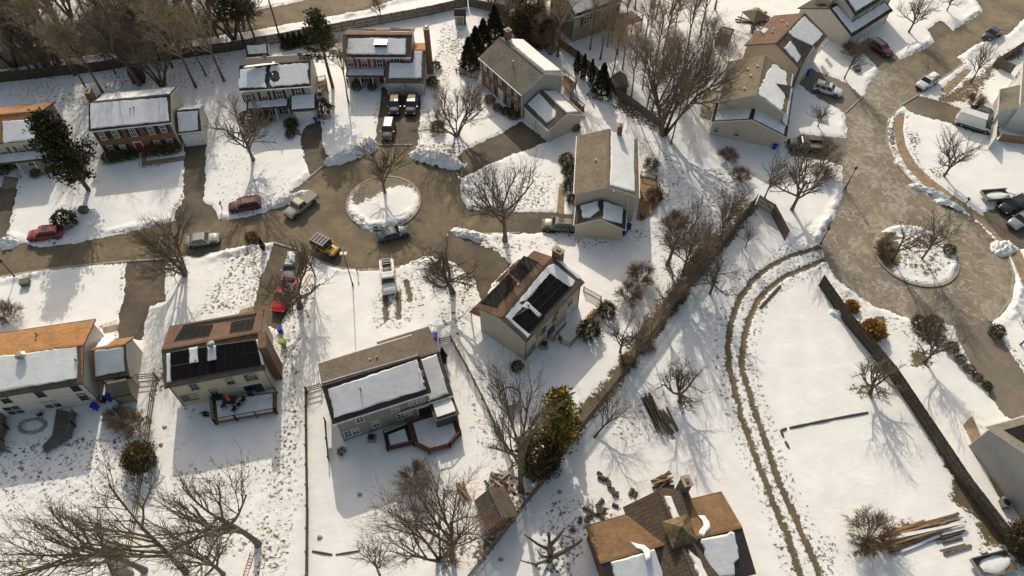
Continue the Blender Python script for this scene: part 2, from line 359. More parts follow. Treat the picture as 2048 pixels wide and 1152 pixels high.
def build_ground():
    ys = [8.]
    while ys[-1] < 165: ys.append(ys[-1]+.2+(ys[-1]-18)*.0016)
    ys = np.array(ys); nc = 760
    hw = 66+(ys-8)*.52
    u = np.linspace(-1, 1, nc)
    X = (u[None, :]*hw[:, None]).ravel(); Y = np.repeat(ys, nc); nr = len(ys)
    wx = (fbm(X, Y, 1.6, 3)-.5)*1.0; wy = (fbm(X, Y, 1.6, 9)-.5)*1.0
    fx = (fbm(X, Y, .5, 31, 2)-.5)*.5
    fy = (fbm(X, Y, .5, 61, 2)-.5)*.5; fx2 = (fbm(X, Y, 1.1, 71, 3)-.5)
    xr, yr = X+wx*.45+fx*.8+fx2*.5, Y+wy*.45+fy*.8+fx2*.5
    road = np.full(X.shape, 99.); drive = road.copy(); path = road.copy()
    for p in ROADS: road = np.minimum(road, sdist(W2(p), xr, yr))
    for p in DRIVES: drive = np.minimum(drive, sdist(W2(p), X+wx*.5+fx*.8+fx2*.4, Y+wy*.5+fy*.8+fx2*.4))
    for p in PATHS: path = np.minimum(path, sdist(W2(p), X+fx*.3, Y+fx*.3))
    # round islands in the two turning circles
    isl = np.full(X.shape, 99.)
    for (cx, cy, rad) in ISL: isl = np.minimum(isl, np.hypot(X-cx, Y-cy)-rad)
    road = np.where(isl < 0, np.maximum(road, -isl), road)
    pav = np.minimum(np.minimum(road, drive), path)
    # pull the sheet's vertices onto the pavement outline so that edges run clean
    P2 = pav.reshape(nr, nc); X2, Y2 = X.reshape(nr, nc), Y.reshape(nr, nc)
    dxp = np.gradient(P2, axis=1)/np.maximum(np.gradient(X2, axis=1), 1e-6)
    dyp = np.gradient(P2, axis=0)/np.maximum(np.gradient(Y2, axis=0), 1e-6)-0
    g2 = np.clip(dxp**2+dyp**2, .3, 9); cell = np.gradient(X2, axis=1)
    k_ = np.where(np.abs(P2) < cell*.72, 1., 0.)
    mvx, mvy = np.clip(-P2*dxp/g2*k_, -cell*.55, cell*.55), np.clip(-P2*dyp/g2*k_, -cell*.55, cell*.55)
    X = X+mvx.ravel(); Y = Y+mvy.ravel(); pav = np.where(k_.ravel() > 0, 0, pav)
    bare = np.zeros(X.shape)
    for p, v in BARE:
        d = sdist(W2(p), X+wx*1.3, Y+wy*1.3); bare = np.maximum(bare, v*np.clip(.5-d/1.4, 0, 1))
    foot = np.zeros(X.shape)
    for p in FOOT: foot = np.maximum(foot, np.clip(.5-sdist(W2(p), X+wx*1.5, Y+wy*1.5)/1.5, 0, 1))
    rut = np.full(X.shape, 99.)
    for p in RUTS: rut = np.minimum(rut, ldist(W2(p), X+wx*.4+fx*.3, Y+wy*.4+fx*.3))
    rutm = np.clip(1.3-rut/.46, 0, 1)
    bare = bare*np.clip(.45+1.1*fbm(X, Y, 5, 81, 3), .5, 1.25); bare = np.maximum(bare, rutm*1.05); bare = np.maximum(bare, np.where(rut < 1.9, .27, 0))
    bare = np.maximum(bare, np.where((pav > 0) & (pav < .55), .42*fbm(X, Y, 6, 77, 2)**1.5*1.6, 0))
    bare = np.clip(bare, 0, 1.2)
    depth = .11*np.clip(pav/.45, 0, 1)
    rough = fbm(X, Y, .9, 5)
    bank = np.clip(1-np.abs(road-.75)/.95, 0, 1)*np.clip((fbm(X, Y, 7, 21, 2)-.33)*3, 0, 1)
    Z = depth*(1-.75*np.clip(bare*1.6-.5, 0, 1))+bank*(.1+.8*np.clip(rough-.35, 0, 1)*1.6)*np.clip(road/.3, 0, 1)
    Z += np.where(pav > 0, (fbm(X, Y, 3.5, 41)-.5)*.09+(fbm(X, Y, .55, 51, 2)-.5)*.06*(.35+foot*1.6+bank*3.), 0)*np.clip(pav/.4, 0, 1)
    Z += np.where(isl < 0, .1, 0)
    Z -= .09*rutm*np.clip(pav/.3, 0, 1)
    Z = np.where(pav <= 0, np.maximum(-.0, 0), Z)
    co = np.stack([X, Y, Z], 1).astype(np.float32)
    i = np.arange((nr-1)*(nc-1)); r, c = i//(nc-1), i % (nc-1); a = r*nc+c
    quads = np.stack([a, a+1, a+nc+1, a+nc], 1)
    fm = lambda q: q[quads].mean(1)
    fr, fd, fp = fm(road), fm(drive), fm(path)
    cls = np.zeros(len(quads), int); cls[fp < 0] = 3; cls[fd < 0] = 2; cls[(fr < 0) & (fp > 0)] = 1
    def emit(name, k, mat):
        q = quads[cls == k]; used = np.unique(q); mp = np.full(len(co), -1); mp[used] = np.arange(len(used))
        me = bpy.data.meshes.new(name); n = len(q)
        me.vertices.add(len(used)); me.vertices.foreach_set('co', co[used].ravel())
        me.loops.add(n*4); me.loops.foreach_set('vertex_index', mp[q].ravel().astype(np.int32))
        me.polygons.add(n); me.polygons.foreach_set('loop_start', np.arange(0, n*4, 4, dtype=np.int32))
        me.polygons.foreach_set('use_smooth', np.ones(n, bool))
        for nm, arr in (('bare', bare), ('foot', foot), ('edge', np.clip(1+np.maximum(road, -isl)/1.6, 0, 1) if k == 1 else np.clip(1+drive/.9, 0, 1))):
            at = me.attributes.new(nm, 'FLOAT', 'POINT'); at.data.foreach_set('value', arr[used].astype(np.float32))
        me.materials.append(mat); me.update(); me.validate()
        o = bpy.data.objects.new(name, me); COL.objects.link(o); return tag(o, kind='structure')
    emit('snow_ground', 0, snow_ground_mat()); emit('road', 1, asphalt_mat('road_asphalt', (.19, .149, .093), .7)); emit('driveway', 2, asphalt_mat('driveway_asphalt', (.128, .102, .07), .15)); emit('footpath', 3, C('path_pavers', pm, (.3, .225, .145), .3, 1., .9))
    # far land all round, just outside the fine sheet
    m = MB(); w0, w1, y0, y1, B = hw[0], hw[-1], ys[0], ys[-1], 3000
    q = [(-w0, y0), (w0, y0), (w1, y1), (-w1, y1)]; o_ = [(-B, -B), (B, -B), (B, B), (-B, B)]
    for k in range(4):
        m.add([(*q[k], .02), (*o_[k], -.5), (*o_[(k+1) % 4], -.5), (*q[(k+1) % 4], .02)], [(0, 1, 2, 3)])
    tag(m.build('terrain', MAT['snow_ground']), kind='structure')
def attr(nt, n):
    a = N(nt, 'ShaderNodeAttribute'); a.attribute_name = n; return a.outputs['Fac']
def snow_ground_mat():
    m, nt, b = newmat('snow_ground'); MAT['snow_ground'] = m; co = coords(nt)
    bare, foot = attr(nt, 'bare'), attr(nt, 'foot')
    n1 = noise(nt, co, .35, 4); n2 = noise(nt, co, 2.4, 5, .65); n3 = noise(nt, co, 11, 3)
    v = N(nt, 'ShaderNodeTexVoronoi'); v.inputs['Scale'].default_value = 1.15; nt.links.new(co, v.inputs['Vector'])
    snow = mixc(nt, ramp(nt, n1, .3, .75), (.77, .765, .75), (.86, .855, .84))
    snow = mixc(nt, mth(nt, 'MULTIPLY', ramp(nt, n3, .62, .8), .25), snow, (.5, .46, .4))
    hole = mth(nt, 'MULTIPLY', mth(nt, 'SUBTRACT', 1., ramp(nt, v.outputs['Distance'], .14, .3)), foot)
    hole = mth(nt, 'MULTIPLY', hole, ramp(nt, n1, .42, .6))
    s = mth(nt, 'ADD', bare, mth(nt, 'MULTIPLY', mth(nt, 'SUBTRACT', n2, .5), 2.3))
    s = mth(nt, 'ADD', s, mth(nt, 'MULTIPLY', mth(nt, 'SUBTRACT', n3, .5), 1.0))
    mask = mth(nt, 'MULTIPLY', ramp(nt, s, .44, .54), mth(nt, 'GREATER_THAN', bare, .05))
    dirt = mixc(nt, ramp(nt, n3, .3, .7), (.06, .046, .03), (.14, .105, .06))
    dirt = mixc(nt, ramp(nt, n1, .4, .7), dirt, (.15, .108, .048))
    col = mixc(nt, mth(nt, 'MULTIPLY', hole, .6), snow, (.2, .175, .15))
    col = mixc(nt, mask, col, dirt)
    nt.links.new(col, b.inputs['Base Color']); b.inputs['Roughness'].default_value = .7
    h = mth(nt, 'ADD', mth(nt, 'MULTIPLY', n2, .7), mth(nt, 'MULTIPLY', n3, .2))
    h = mth(nt, 'SUBTRACT', h, mth(nt, 'MULTIPLY', hole, 1.2)); h = mth(nt, 'SUBTRACT', h, mth(nt, 'MULTIPLY', mask, .6))
    bump(nt, b, h, .55, .1)
    return m
def asphalt_mat(name, c, salt):
    m, nt, b = newmat(name); co = coords(nt)
    n1 = noise(nt, co, .18, 5, .65); n2 = noise(nt, co, 1.3, 5); n3 = noise(nt, co, 18, 2); n4 = noise(nt, coords(nt, (1, .25, 1)), .9, 4)
    col = mixc(nt, ramp(nt, n1, .32, .68), tuple(x*.58 for x in c), (c[0]*1.35, c[1]*1.32, c[2]*1.22))
    col = mixc(nt, mth(nt, 'MULTIPLY', ramp(nt, n2, .4, .75), .6), col, tuple(x*.55 for x in c))
    col = mixc(nt, mth(nt, 'MULTIPLY', ramp(nt, n4, .55, .75), .4), col, tuple(x*1.6 for x in c))
    col = mixc(nt, mth(nt, 'MULTIPLY', n3, .35), col, tuple(x*.5 for x in c))
    col = mixc(nt, mth(nt, 'MULTIPLY', ramp(nt, noise(nt, co, .45, 6, .7), .5, .62), .45), col, tuple(x*.62 for x in c))
    wet = mth(nt, 'MULTIPLY', attr(nt, 'edge'), ramp(nt, n2, .3, .6))
    col = mixc(nt, mth(nt, 'MULTIPLY', wet, .6), col, tuple(x*.38 for x in c))
    # salt crust: meandering pale seams and patches, most of it on the eastern street
    def ridge(sc, w, seed):
        mp = N(nt, 'ShaderNodeMapping'); mp.inputs['Location'].default_value = (seed, seed*.7, 0); nt.links.new(co, mp.inputs[0])
        q = N(nt, 'ShaderNodeTexNoise'); q.inputs['Scale'].default_value = sc; q.inputs['Detail'].default_value = 6; q.inputs['Roughness'].default_value = .55; q.inputs['Distortion'].default_value = 1.6
        nt.links.new(mp.outputs[0], q.inputs['Vector'])
        return mth(nt, 'SUBTRACT', 1., ramp(nt, mth(nt, 'ABSOLUTE', mth(nt, 'SUBTRACT', q.outputs[0], .5)), 0., w))
    seam = mth(nt, 'MAXIMUM', ridge(.14, .016, 3.), mth(nt, 'MULTIPLY', ridge(.33, .022, 17.), .8))
    sp = N(nt, 'ShaderNodeSeparateXYZ'); nt.links.new(co, sp.inputs[0])
    east = ramp(nt, sp.outputs[0], 38., 46.)
    e2 = mth(nt, 'MULTIPLY', east, mth(nt, 'SUBTRACT', 1., mth(nt, 'MULTIPLY', ramp(nt, sp.outputs[0], 62, 72), .8)))
    k = mth(nt, 'ADD', mth(nt, 'MULTIPLY', e2, .85), .1)
    seam = mth(nt, 'MULTIPLY', mth(nt, 'MULTIPLY', seam, ramp(nt, n2, .36, .6)), k)
    patch = mth(nt, 'MULTIPLY', ramp(nt, noise(nt, co, .17, 7, .62), .5, .57), mth(nt, 'MULTIPLY', e2, .6))
    patch = mth(nt, 'MULTIPLY', patch, ramp(nt, n2, .35, .6))
    col = mixc(nt, mth(nt, 'MULTIPLY', mth(nt, 'MAXIMUM', seam, patch), salt*1.3), col, (.54, .5, .43))
    col = mixc(nt, mth(nt, 'MULTIPLY', e2, .3), col, (.34, .31, .26))
    nt.links.new(col, b.inputs['Base Color']); b.inputs['Roughness'].default_value = .85
    bump(nt, b, mth(nt, 'ADD', n3, n2), .25, .02)
    return m
ISL = []
def circ(pts):
    q = W2(pts); A = np.c_[2*q, np.ones(len(q))]; s = np.linalg.lstsq(A, (q**2).sum(1), rcond=None)[0]
    return s[0], s[1], math.sqrt(s[2]+s[0]**2+s[1]**2)
ISL.append(circ([(693,405),(837,398),(765,353),(770,462),(715,440),(820,440)]))
ISL.append(circ([(1745,480),(1758,522),(1776,545),(1800,556),(1860,570),(1905,556),(1919,530),(1905,497),(1870,470),(1790,455)]))
build_ground()
# kerbs: real low rings and strips
def kerb(name, pts, w, h, mat, closed=False):
    m = MB(); n = len(pts)
    for i in range(n if closed else n-1):
        a, c = Vector(pts[i]), Vector(pts[(i+1) % n])
        m.beam((a.x, a.y, h/2), (c.x, c.y, h/2), w, h)
    return tag(m.build(name, mat), kind='structure')
for k, (cx, cy, rad) in enumerate(ISL):
    kerb('kerb', [(cx+rad*math.cos(a*R(6)), cy+rad*math.sin(a*R(6)), 0) for a in range(60)], .32, .15, CONC, True)
for line in ([(547,485),(600,501),(633,520),(677,536),(720,541),(763,539),(800,534)], [(607,365),(660,321)], [(753,290),(827,290)],
             [(1690,226),(1712,205),(1726,193)], [(1926,127),(1880,160),(1836,190),(1803,210),(1782,235),(1773,260),(1775,290),(1788,320),(1812,352),(1840,378),(1875,399),(1919,420)],
             [(1986,477),(2012,505),(2027,550),(2022,595),(2000,628),(1979,643)], [(333,518),(250,523),(190,529)], [(1040,466),(967,468)], [(0,554),(83,541),(190,528)]):
    kerb('kerb', [G(*p) for p in line], .3, .12, CONC)
# ---------------------------------------------------------------- houses
CAM0 = Vector((0, 0, CH))
WINC = {}
BLIND = flat('window_blind', (.34, .32, .28), .8)
def window_mesh(w, h, muntin, frame_mat):
    k = (round(w, 1), round(h, 1), muntin, frame_mat.name)
    if k not in WINC:
        w, h = k[0], k[1]; f = MB(); t = .07
        f.box((0, 0, h/2-t/2), (w, .09, t)); f.box((0, .015, -h/2), (w+.1, .12, t))
        for s in (-1, 1): f.box((s*(w/2-t/2), 0, 0), (t, .086, h-2*t))
        f.box((0, 0, 0), (w-2*t, .07, .06))
        if muntin:
            for s in range(1, muntin+1): f.box((-w/2+w*s/(muntin+1), .0, 0), (.045, .05, h-2*t))
        g = MB().box((0, -.02, 0), (w-2*t, .03, h-2*t))
        WINC[k] = (f.mesh('window', frame_mat), g.mesh('pane', GLASS))
    return WINC[k]
def shutter_mesh(h, mat):
    k = ('s', round(h, 1), mat.name)
    if k not in WINC:
        b = MB().box((0, 0, 0), (.42, .05, h))
        for i in range(int(h/.12)): b.box((0, .028, -h/2+.1+i*.12), (.32, .012, .05))
        WINC[k] = b.mesh('shutter', mat)
    return WINC[k]
class House:
    def __init__(s, A, B, W=8.8, ze=5.3, Rg=None, end='B', Cx=None, zr=None, own=None, name=None, label=None, cat='house', oh=.32, ext=0., d=None, L=None, group=None, zb=0.):
        a = G(*A, ze) if A else None; b = G(*B, ze) if B else None
        if d is None: d = (b-a).normalized()
        s.d = Vector((d.x, d.y, 0)).normalized(); s.v = Vector((-s.d.y, s.d.x, 0))
        if a is None: a = b-s.d*L
        s.L = L or (b-a).length
        if ext: a = a-s.d*ext; s.L += ext
        if Cx: W = (G(*Cx, ze)-a).dot(s.v)
        s.a, s.W, s.ze, s.oh, s.zb = a, W, ze, oh, zb
        if zr is None:
            e = (a+s.d*s.L if end == 'B' else a)+s.v*W/2; best = (1e9, 0)
            for i in range(80):
                z = ze+i*.06; q = PX((e.x, e.y, z)); dd = abs(q[1]-Rg[1])+.3*abs(q[0]-Rg[0])
                if dd < best[0]: best = (dd, z)
            zr = best[1]
        s.zr = zr; s.rz = math.atan2(s.d.y, s.d.x)
        s.base = s.P(s.L/2, W/2, zb)
        s.t = own or thing(name, label, cat, s.base, 0, group)
        s.off = Vector(s.t.location)
        s.faces = {'F': (s.P(0, oh, 0), -s.v), 'K': (s.P(0, W-oh, 0), s.v), 'L': (s.P(oh, 0, 0), -s.d), 'R': (s.P(s.L-oh, 0, 0), s.d)}
        up = Vector((0, 0, 1)); sl = Vector((s.v.x*W/2, s.v.y*W/2, zr-ze)).normalized()
        s.slF = (s.P(0, 0, ze), s.d.cross(sl), sl); s2 = Vector((-s.v.x*W/2, -s.v.y*W/2, zr-ze)).normalized()
        s.slK = (s.P(0, W, ze), s2.cross(s.d), s2)
    def P(s, x, y, z): q = s.a+s.d*x+s.v*y; return Vector((q.x, q.y, z))
    def loc(s, p): q = Vector(p)-s.a; return q.dot(s.d), q.dot(s.v)
    def hit(s, px, o, n):
        r = ray(*px); return CAM0+r*((o-CAM0).dot(n)/r.dot(n))
    def at(s, px, z): return s.loc(G(*px, z))
    def zF(s, px): return s.hit(px, *s.faces['F']).z
    def zs(s, y): return s.ze+(s.zr-s.ze)*(1-abs(y-s.W/2)/(s.W/2))
    def build(s, mat, roofmat_, front=None, name='wall', rname='roof', trim=WHITE, th=.2, gable=None):
        o, W, L = s.oh, s.W, s.L; m = MB(); z = s.zs(o)-th+.03; zt = s.zr-th
        ring = lambda x: [s.P(x, o, s.zb), s.P(x, W-o, s.zb), s.P(x, W-o, z), s.P(x, W/2, zt), s.P(x, o, z)]
        m.add(ring(o)+ring(L-o), [], 0)
        for f, k in (((0, 1, 2, 3, 4), 0), ((9, 8, 7, 6, 5), 0), ((5, 0, 4, 9), 1), ((1, 6, 7, 2), 0), ((2, 7, 8, 3), 0), ((4, 3, 8, 9), 0)):
            m.f.append(list(f)); m.m.append(k)
        s.wall = m.build(name, [mat, front or mat], s.t, off=s.off)
        m = MB(); r = lambda x: [s.P(x, 0, s.ze), s.P(x, W/2, s.zr), s.P(x, W, s.ze), s.P(x, W, s.ze-th), s.P(x, W/2, s.zr-th), s.P(x, 0, s.ze-th)]
        m.add(r(0)+r(L), [])
        for f, k in (((0, 6, 7, 1), 0), ((1, 7, 8, 2), 0), ((2, 8, 9, 3), 1), ((3, 9, 10, 4), 1), ((4, 10, 11, 5), 1), ((5, 11, 6, 0), 1), ((1, 2, 3, 4), 1), ((0, 1, 4, 5), 1), ((7, 6, 11, 10), 1), ((8, 7, 10, 9), 1)):
            m.f.append(list(f)); m.m.append(k)
        s.roof = m.build(rname, [roofmat_, trim], s.t, off=s.off)
        # ridge cap
        c = MB(); c.beam(s.P(.05, W/2, s.zr+.005), s.P(L-.05, W/2, s.zr+.005), .3, .07); c.build('ridge_cap', roofmat_, s.roof, off=s.off)
        # gutters along both eaves
        for y in (-.07, W+.07): MB().beam(s.P(.0, y, s.ze-.1), s.P(L, y, s.ze-.1), .12, .12).build('gutter', trim, s.t, off=s.off)
        for x in (oh_ for oh_ in (o, L-o)):
            q = s.P(x, o-.06, 0); MB().tube([(q.x, q.y, s.zb), (q.x, q.y, s.ze-.15)], .05, 6).build('downpipe', trim, s.t, off=s.off)
        return s
    def win(s, face, px, w=.95, h=1.45, mat=None, sh=None, munt=1, ux=None, name='window', z=None):
        o, n = s.faces[face]; p = s.hit(px, o, n) if z is None else None
        fm, pm_ = window_mesh(w, h, munt, mat or WHITE)
        rz = math.atan2(n.y, n.x)-math.pi/2
        t = meshobj(name, fm, s.t, p+n*.03-s.off, rz); pn = meshobj('pane', pm_, t)
        if rnd.random() < .45:
            hb = round(h, 1)*rnd.choice((.3, .45, .8)); MB().box((0, .0, round(h, 1)/2-.08-hb/2), (round(w, 1)-.18, .02, hb)).build('blind', BLIND, t)
        if sh:
            sm = shutter_mesh(h, sh)
            for q in (-1, 1): meshobj('shutter', sm, t, (q*(w/2+.27), 0.0, 0))
        return t
    def wins(s, face, pts, **k):
        for p in pts: s.win(face, p, **k)
    def door(s, face, px, w, h, mat, name='door', panels=4, base=None):
        o, n = s.faces[face]; p = s.hit(px, o, n); p.z = s.zb+h/2 if base is None else base+h/2
        b = MB().box((0, 0, 0), (w, .08, h)); rz = math.atan2(n.y, n.x)-math.pi/2
        if name == 'garage_door':
            for i in range(4):
                for j in range(4): b.box((-w/2+w*(j+.5)/4, .045, -h/2+h*(i+.5)/4), (w/4*.78, .02, h/4*.68))
            for q in (-1, 1): b.box((q*(w/2+.07), .02, 0), (.13, .1, h), m=1)
            b.box((0, .02, h/2+.07), (w+.28, .1, .14), m=1)
        else:
            b.box((0, .045, h*.22), (w*.6, .02, h*.35)); b.box((0, .045, -h*.25), (w*.6, .02, h*.3))
            for q in (-1, 1): b.box((q*(w/2+.07), .02, 0), (.13, .1, h), m=1)
            b.box((0, .02, h/2+.09), (w+.3, .12, .17), m=1)
        d = b.build(name, [mat, WHITE], s.t); d.location = p+n*.03-s.off; d.rotation_euler = (0, 0, rz); return d
    def slab(s, slope, pts, name, mat, t0=.0, t1=.13, jit=.06, par=None, local=False, step=.45):
        """a sheet lying on a roof slope; pts in the photo (or metres along / up the slope)"""
        o, n, up = s.slF if slope == 'F' else s.slK
        q = []
        for p in pts:
            if local: q.append(p)
            else:
                h = s.hit(p, o, n)-o; q.append((h.dot(s.d), h.dot(up)))
        if jit:
            r = []; rr = random.Random(len(pts)*7+int(q[0][0]*100))
            for i in range(len(q)):
                a, b = q[i], q[(i+1) % len(q)]; l = math.hypot(b[0]-a[0], b[1]-a[1]); k = max(1, int(l/step))
                for j in range(k): r.append((a[0]+(b[0]-a[0])*j/k+rr.uniform(-jit, jit), a[1]+(b[1]-a[1])*j/k+rr.uniform(-jit, jit)))
            q = r
        m = MB(); nn = len(q); W3 = lambda u, w, t: o+s.d*u+up*w+n*t
        cx = sum(p[0] for p in q)/nn; cy = sum(p[1] for p in q)/nn
        sh = lambda p, e: (p[0]+(cx-p[0])/max(.01, math.hypot(cx-p[0], cy-p[1]))*e, p[1]+(cy-p[1])/max(.01, math.hypot(cx-p[0], cy-p[1]))*e)
        e = min(.2, t1*1.2) if jit else 0
        vs = [W3(*p, t0) for p in q]+[W3(*sh(p, e*.3), t0+(t1-t0)*.62) for p in q]+[W3(*sh(p, e), t1) for p in q]
        ar = sum(q[i][0]*q[(i+1) % nn][1]-q[(i+1) % nn][0]*q[i][1] for i in range(nn))
        fs = [(i, (i+1) % nn, (i+1) % nn+nn, i+nn) for i in range(nn)]+[(i+nn, (i+1) % nn+nn, (i+1) % nn+2*nn, i+2*nn) for i in range(nn)]+[tuple(2*nn+i for i in range(nn))]
        flip = (ar < 0) if slope == 'F' else (ar > 0)
        if flip: fs = [f[::-1] for f in fs]
        m.add(vs, fs)
        return m.build(name, mat, par or s.roof, off=s.off)
    def snow(s, slope, pts, t=.14, **k): return s.slab(slope, pts, 'roof_snow', SNOW, .0, t, **k)
    def solar(s, slope, quad, nx, ny):
        o, n, up = s.slF if slope == 'F' else s.slK
        c = [s.hit(p, o, n)+n*.1 for p in quad]; m = MB()
        L2 = lambda a, b, t: a+(b-a)*t
        for i in range(nx):
            for j in range(ny):
                g = .03
                u0, u1, v0, v1 = (i+g)/nx, (i+1-g*.5)/nx, (j+g)/ny, (j+1-g*.5)/ny
                f = lambda u, w: L2(L2(c[0], c[1], u), L2(c[3], c[2], u), w)
                q = [f(u0, v0), f(u1, v0), f(u1, v1), f(u0, v1)]
                m.add(q+[p-n*.045 for p in q], [(0, 1, 2, 3), (0, 4, 5, 1), (1, 5, 6, 2), (2, 6, 7, 3), (3, 7, 4, 0)], 0)
                if (q[1]-q[0]).cross(q[2]-q[0]).dot(n) < 0: m.f[-5:] = [f_[::-1] for f_ in m.f[-5:]]
        for j in range(ny+1):
            a, b = L2(c[0], c[3], j/ny)-n*.055, L2(c[1], c[2], j/ny)-n*.055
            m.beam(a, b, .05, .06, 1)
        return m.build('solar_array', [SOLAR, SOLARL], s.roof, off=s.off)
    def vent(s, slope, px, r=.12, h=.4, name='vent_pipe', mat=None, cap=False):
        o, n, up = s.slF if slope == 'F' else s.slK
        p = s.hit(px, o, n); m = MB(); m.tube([p-Vector((0, 0, .1)), p+Vector((0, 0, h))], r, 10)
        if cap: m.tube([p+Vector((0, 0, h)), p+Vector((0, 0, h+.12)), p+Vector((0, 0, h+.3))], [r*1.9, r*2.1, r*.9], 12)
        return m.build(name, mat or METAL, s.roof, off=s.off)
    def post(s, x, y, z1, w=.14, mat=None, z0=None):
        m = MB(); q = s.P(x, y, 0); z0 = s.zb if z0 is None else z0
        m.box((q.x, q.y, (z0+z1)/2), (w, w, z1-z0), s.rz); m.box((q.x, q.y, z1-.05), (w*1.5, w*1.5, .1), s.rz)
        return m.build('porch_post', mat or WHITE, s.t, off=s.off)
    def leanto(s, x0, x1, y0, z0, y1, z1, mat, snowit=True, name='porch_roof', th=.16, walls=None, trim=DARKTRIM, inset=(.3, .3, .15, .3)):
        """single slope roof from the house wall (y0,z0) down to (y1,z1)"""
        m = MB(); c = [s.P(x0, y1, z1), s.P(x1, y1, z1), s.P(x1, y0, z0), s.P(x0, y0, z0)]
        dn = Vector((0, 0, th)); vs = c+[p-dn for p in c]
        m.add(vs, [(0, 1, 2, 3)], 0); m.add(vs, [(7, 6, 5, 4), (0, 4, 5, 1), (1, 5, 6, 2), (3, 7, 4, 0)], 1)
        if (c[1]-c[0]).cross(c[2]-c[0]).z < 0: m.f = [f[::-1] for f in m.f]
        r = m.build(name, [mat, trim], s.t, off=s.off)
        if snowit:
            u = (c[3]-c[0]); l = u.length; u = u/l; e = (c[1]-c[0]); w = e.length; e = e/w; nn = e.cross(u)
            if nn.z < 0: nn = -nn
            pts = []; rr = random.Random(int(x0*99))
            q = [(inset[0], inset[1]), (w-inset[3], inset[1]), (w-inset[3], l-inset[2]), (inset[0], l-inset[2])]
            for i in range(4):
                a, b = q[i], q[(i+1) % 4]; k = max(1, int(math.hypot(b[0]-a[0], b[1]-a[1])/.5))
                for j in range(k): pts.append((a[0]+(b[0]-a[0])*j/k+rr.uniform(-.05, .05), a[1]+(b[1]-a[1])*j/k+rr.uniform(-.05, .05)))
            n2 = len(pts); mm = MB(); W3 = lambda p, t: c[0]+e*p[0]+u*p[1]+nn*t
            mm.add([W3(p, 0) for p in pts]+[W3(p, .12) for p in pts], [(i, (i+1) % n2, (i+1) % n2+n2, i+n2) for i in range(n2)]+[tuple(range(n2, 2*n2))])
            mm.build('roof_snow', SNOW, r, off=s.off)
        if walls:
            yy = y1+(.3 if y1 < y0 else -.3); zz = z1+(z0-z1)*.3/abs(y1-y0)-th
            m = MB(); a_, b_ = x0+.3, x1-.3
            vs = [s.P(a_, yy, s.zb), s.P(b_, yy, s.zb), s.P(b_, y0, s.zb), s.P(a_, y0, s.zb), s.P(a_, yy, zz), s.P(b_, yy, zz), s.P(b_, y0, z0-th), s.P(a_, y0, z0-th)]
            m.add(vs, [(0, 1, 5, 4), (1, 2, 6, 5), (3, 0, 4, 7), (4, 5, 6, 7)])
            if y1 > y0: m.f = [f[::-1] for f in m.f]
            m.build('wing_wall', walls, s.t, off=s.off)
        return r
    def chimney(s, p, w, d, z1, mat, z0=0., name='chimney', cap=True):
        m = MB(); m.box((p.x, p.y, (z0+z1)/2), (w, d, z1-z0), s.rz)
        if cap:
            m.box((p.x, p.y, z1+.06), (w+.16, d+.16, .12), s.rz, 1); m.box((p.x, p.y, z1+.2), (w*.4, d*.4, .18), s.rz, 2)
        return m.build(name, [mat, CONC, C('flue_clay', flat, (.25, .09, .05))], s.t, off=s.off)
SID_W = pm('pale_siding', (.56, .53, .48), .08, 1.2, .65, lines=('Z', .2), bmp=.35)
SID_G = pm('grey_siding', (.42, .40, .38), .08, 1.2, .65, lines=('Z', .2), bmp=.35)
SID_B = pm('beige_siding', (.56, .49, .385), .08, 1.2, .65, lines=('Z', .2), bmp=.35)
SID_C = pm('cream_siding', (.54, .49, .36), .08, 1.2, .65, lines=('Z', .2), bmp=.35)
SID_D = pm('sage_siding', (.27, .275, .24), .1, 1.2, .65, lines=('Z', .2), bmp=.35)
SID_T = pm('tan_siding', (.33, .28, .19), .12, 1.2, .65, lines=('Z', .2), bmp=.35)
BRICK = brickmat('brown_brick', (.26, .125, .06)); BRICK2 = brickmat('red_brick', (.22, .1, .065))
RF_K = roofmat('black_shingles', (.04, .035, .032)); RF_BR = roofmat('brown_shingles', (.125, .07, .045)); RF_OR = roofmat('rust_shingles', (.31, .15, .055), (.39, .195, .075)); RF_RU = roofmat('cabin_rust_shingles', (.17, .1, .05), (.235, .135, .06))
RF_G = roofmat('grey_shingles', (.15, .135, .11)); RF_T = roofmat('tan_grey_shingles', (.165, .135, .09)); RF_DB = roofmat('dark_brown_shingles', (.1, .08, .062))
HOUSES = {}
# --- brick colonial, upper left
h = House((177,263), (343,245), 8.9, 5.3, (340,190), name='brick_house', label='two storey brown brick house with black shutters, snowy roof and white garage wing')
h.build(SID_C, RF_K, BRICK, trim=WHITE)
h.wins('F', [(205,272),(231,268),(266,265),(302,261),(326,257),(222,298),(247,296),(316,288),(341,285)], sh=SHUT_K, munt=2)
h.door('F', (279,293), 1.0, 2.1, SHUT_R)
h.snow('F', [(182,258),(338,242),(334,195),(180,207)]); h.snow('K', [(190,203),(338,188),(351,175),(206,189)], .1)
h.vent('F', (261,219)); h.vent('F', (268,217))
g = House((356,267), (403,263), ze=2.9, W=6.2, zr=4.8, own=h.t, d=h.d); g.build(SID_W, RF_K, None, 'garage_wall', 'garage_roof')
g.snow('F', [(357,263),(396,260),(396,221),(354,224)]); g.snow('K', [(355,221),(398,217),(407,209),(368,212)], .1)
g.door('F', (386,279), 2.6, 2.1, WHITE, 'garage_door')
h.chimney(h.P(-.3, 6.8, 0), .8, 1.3, 7.6, BRICK2)
HOUSES['brick'] = h
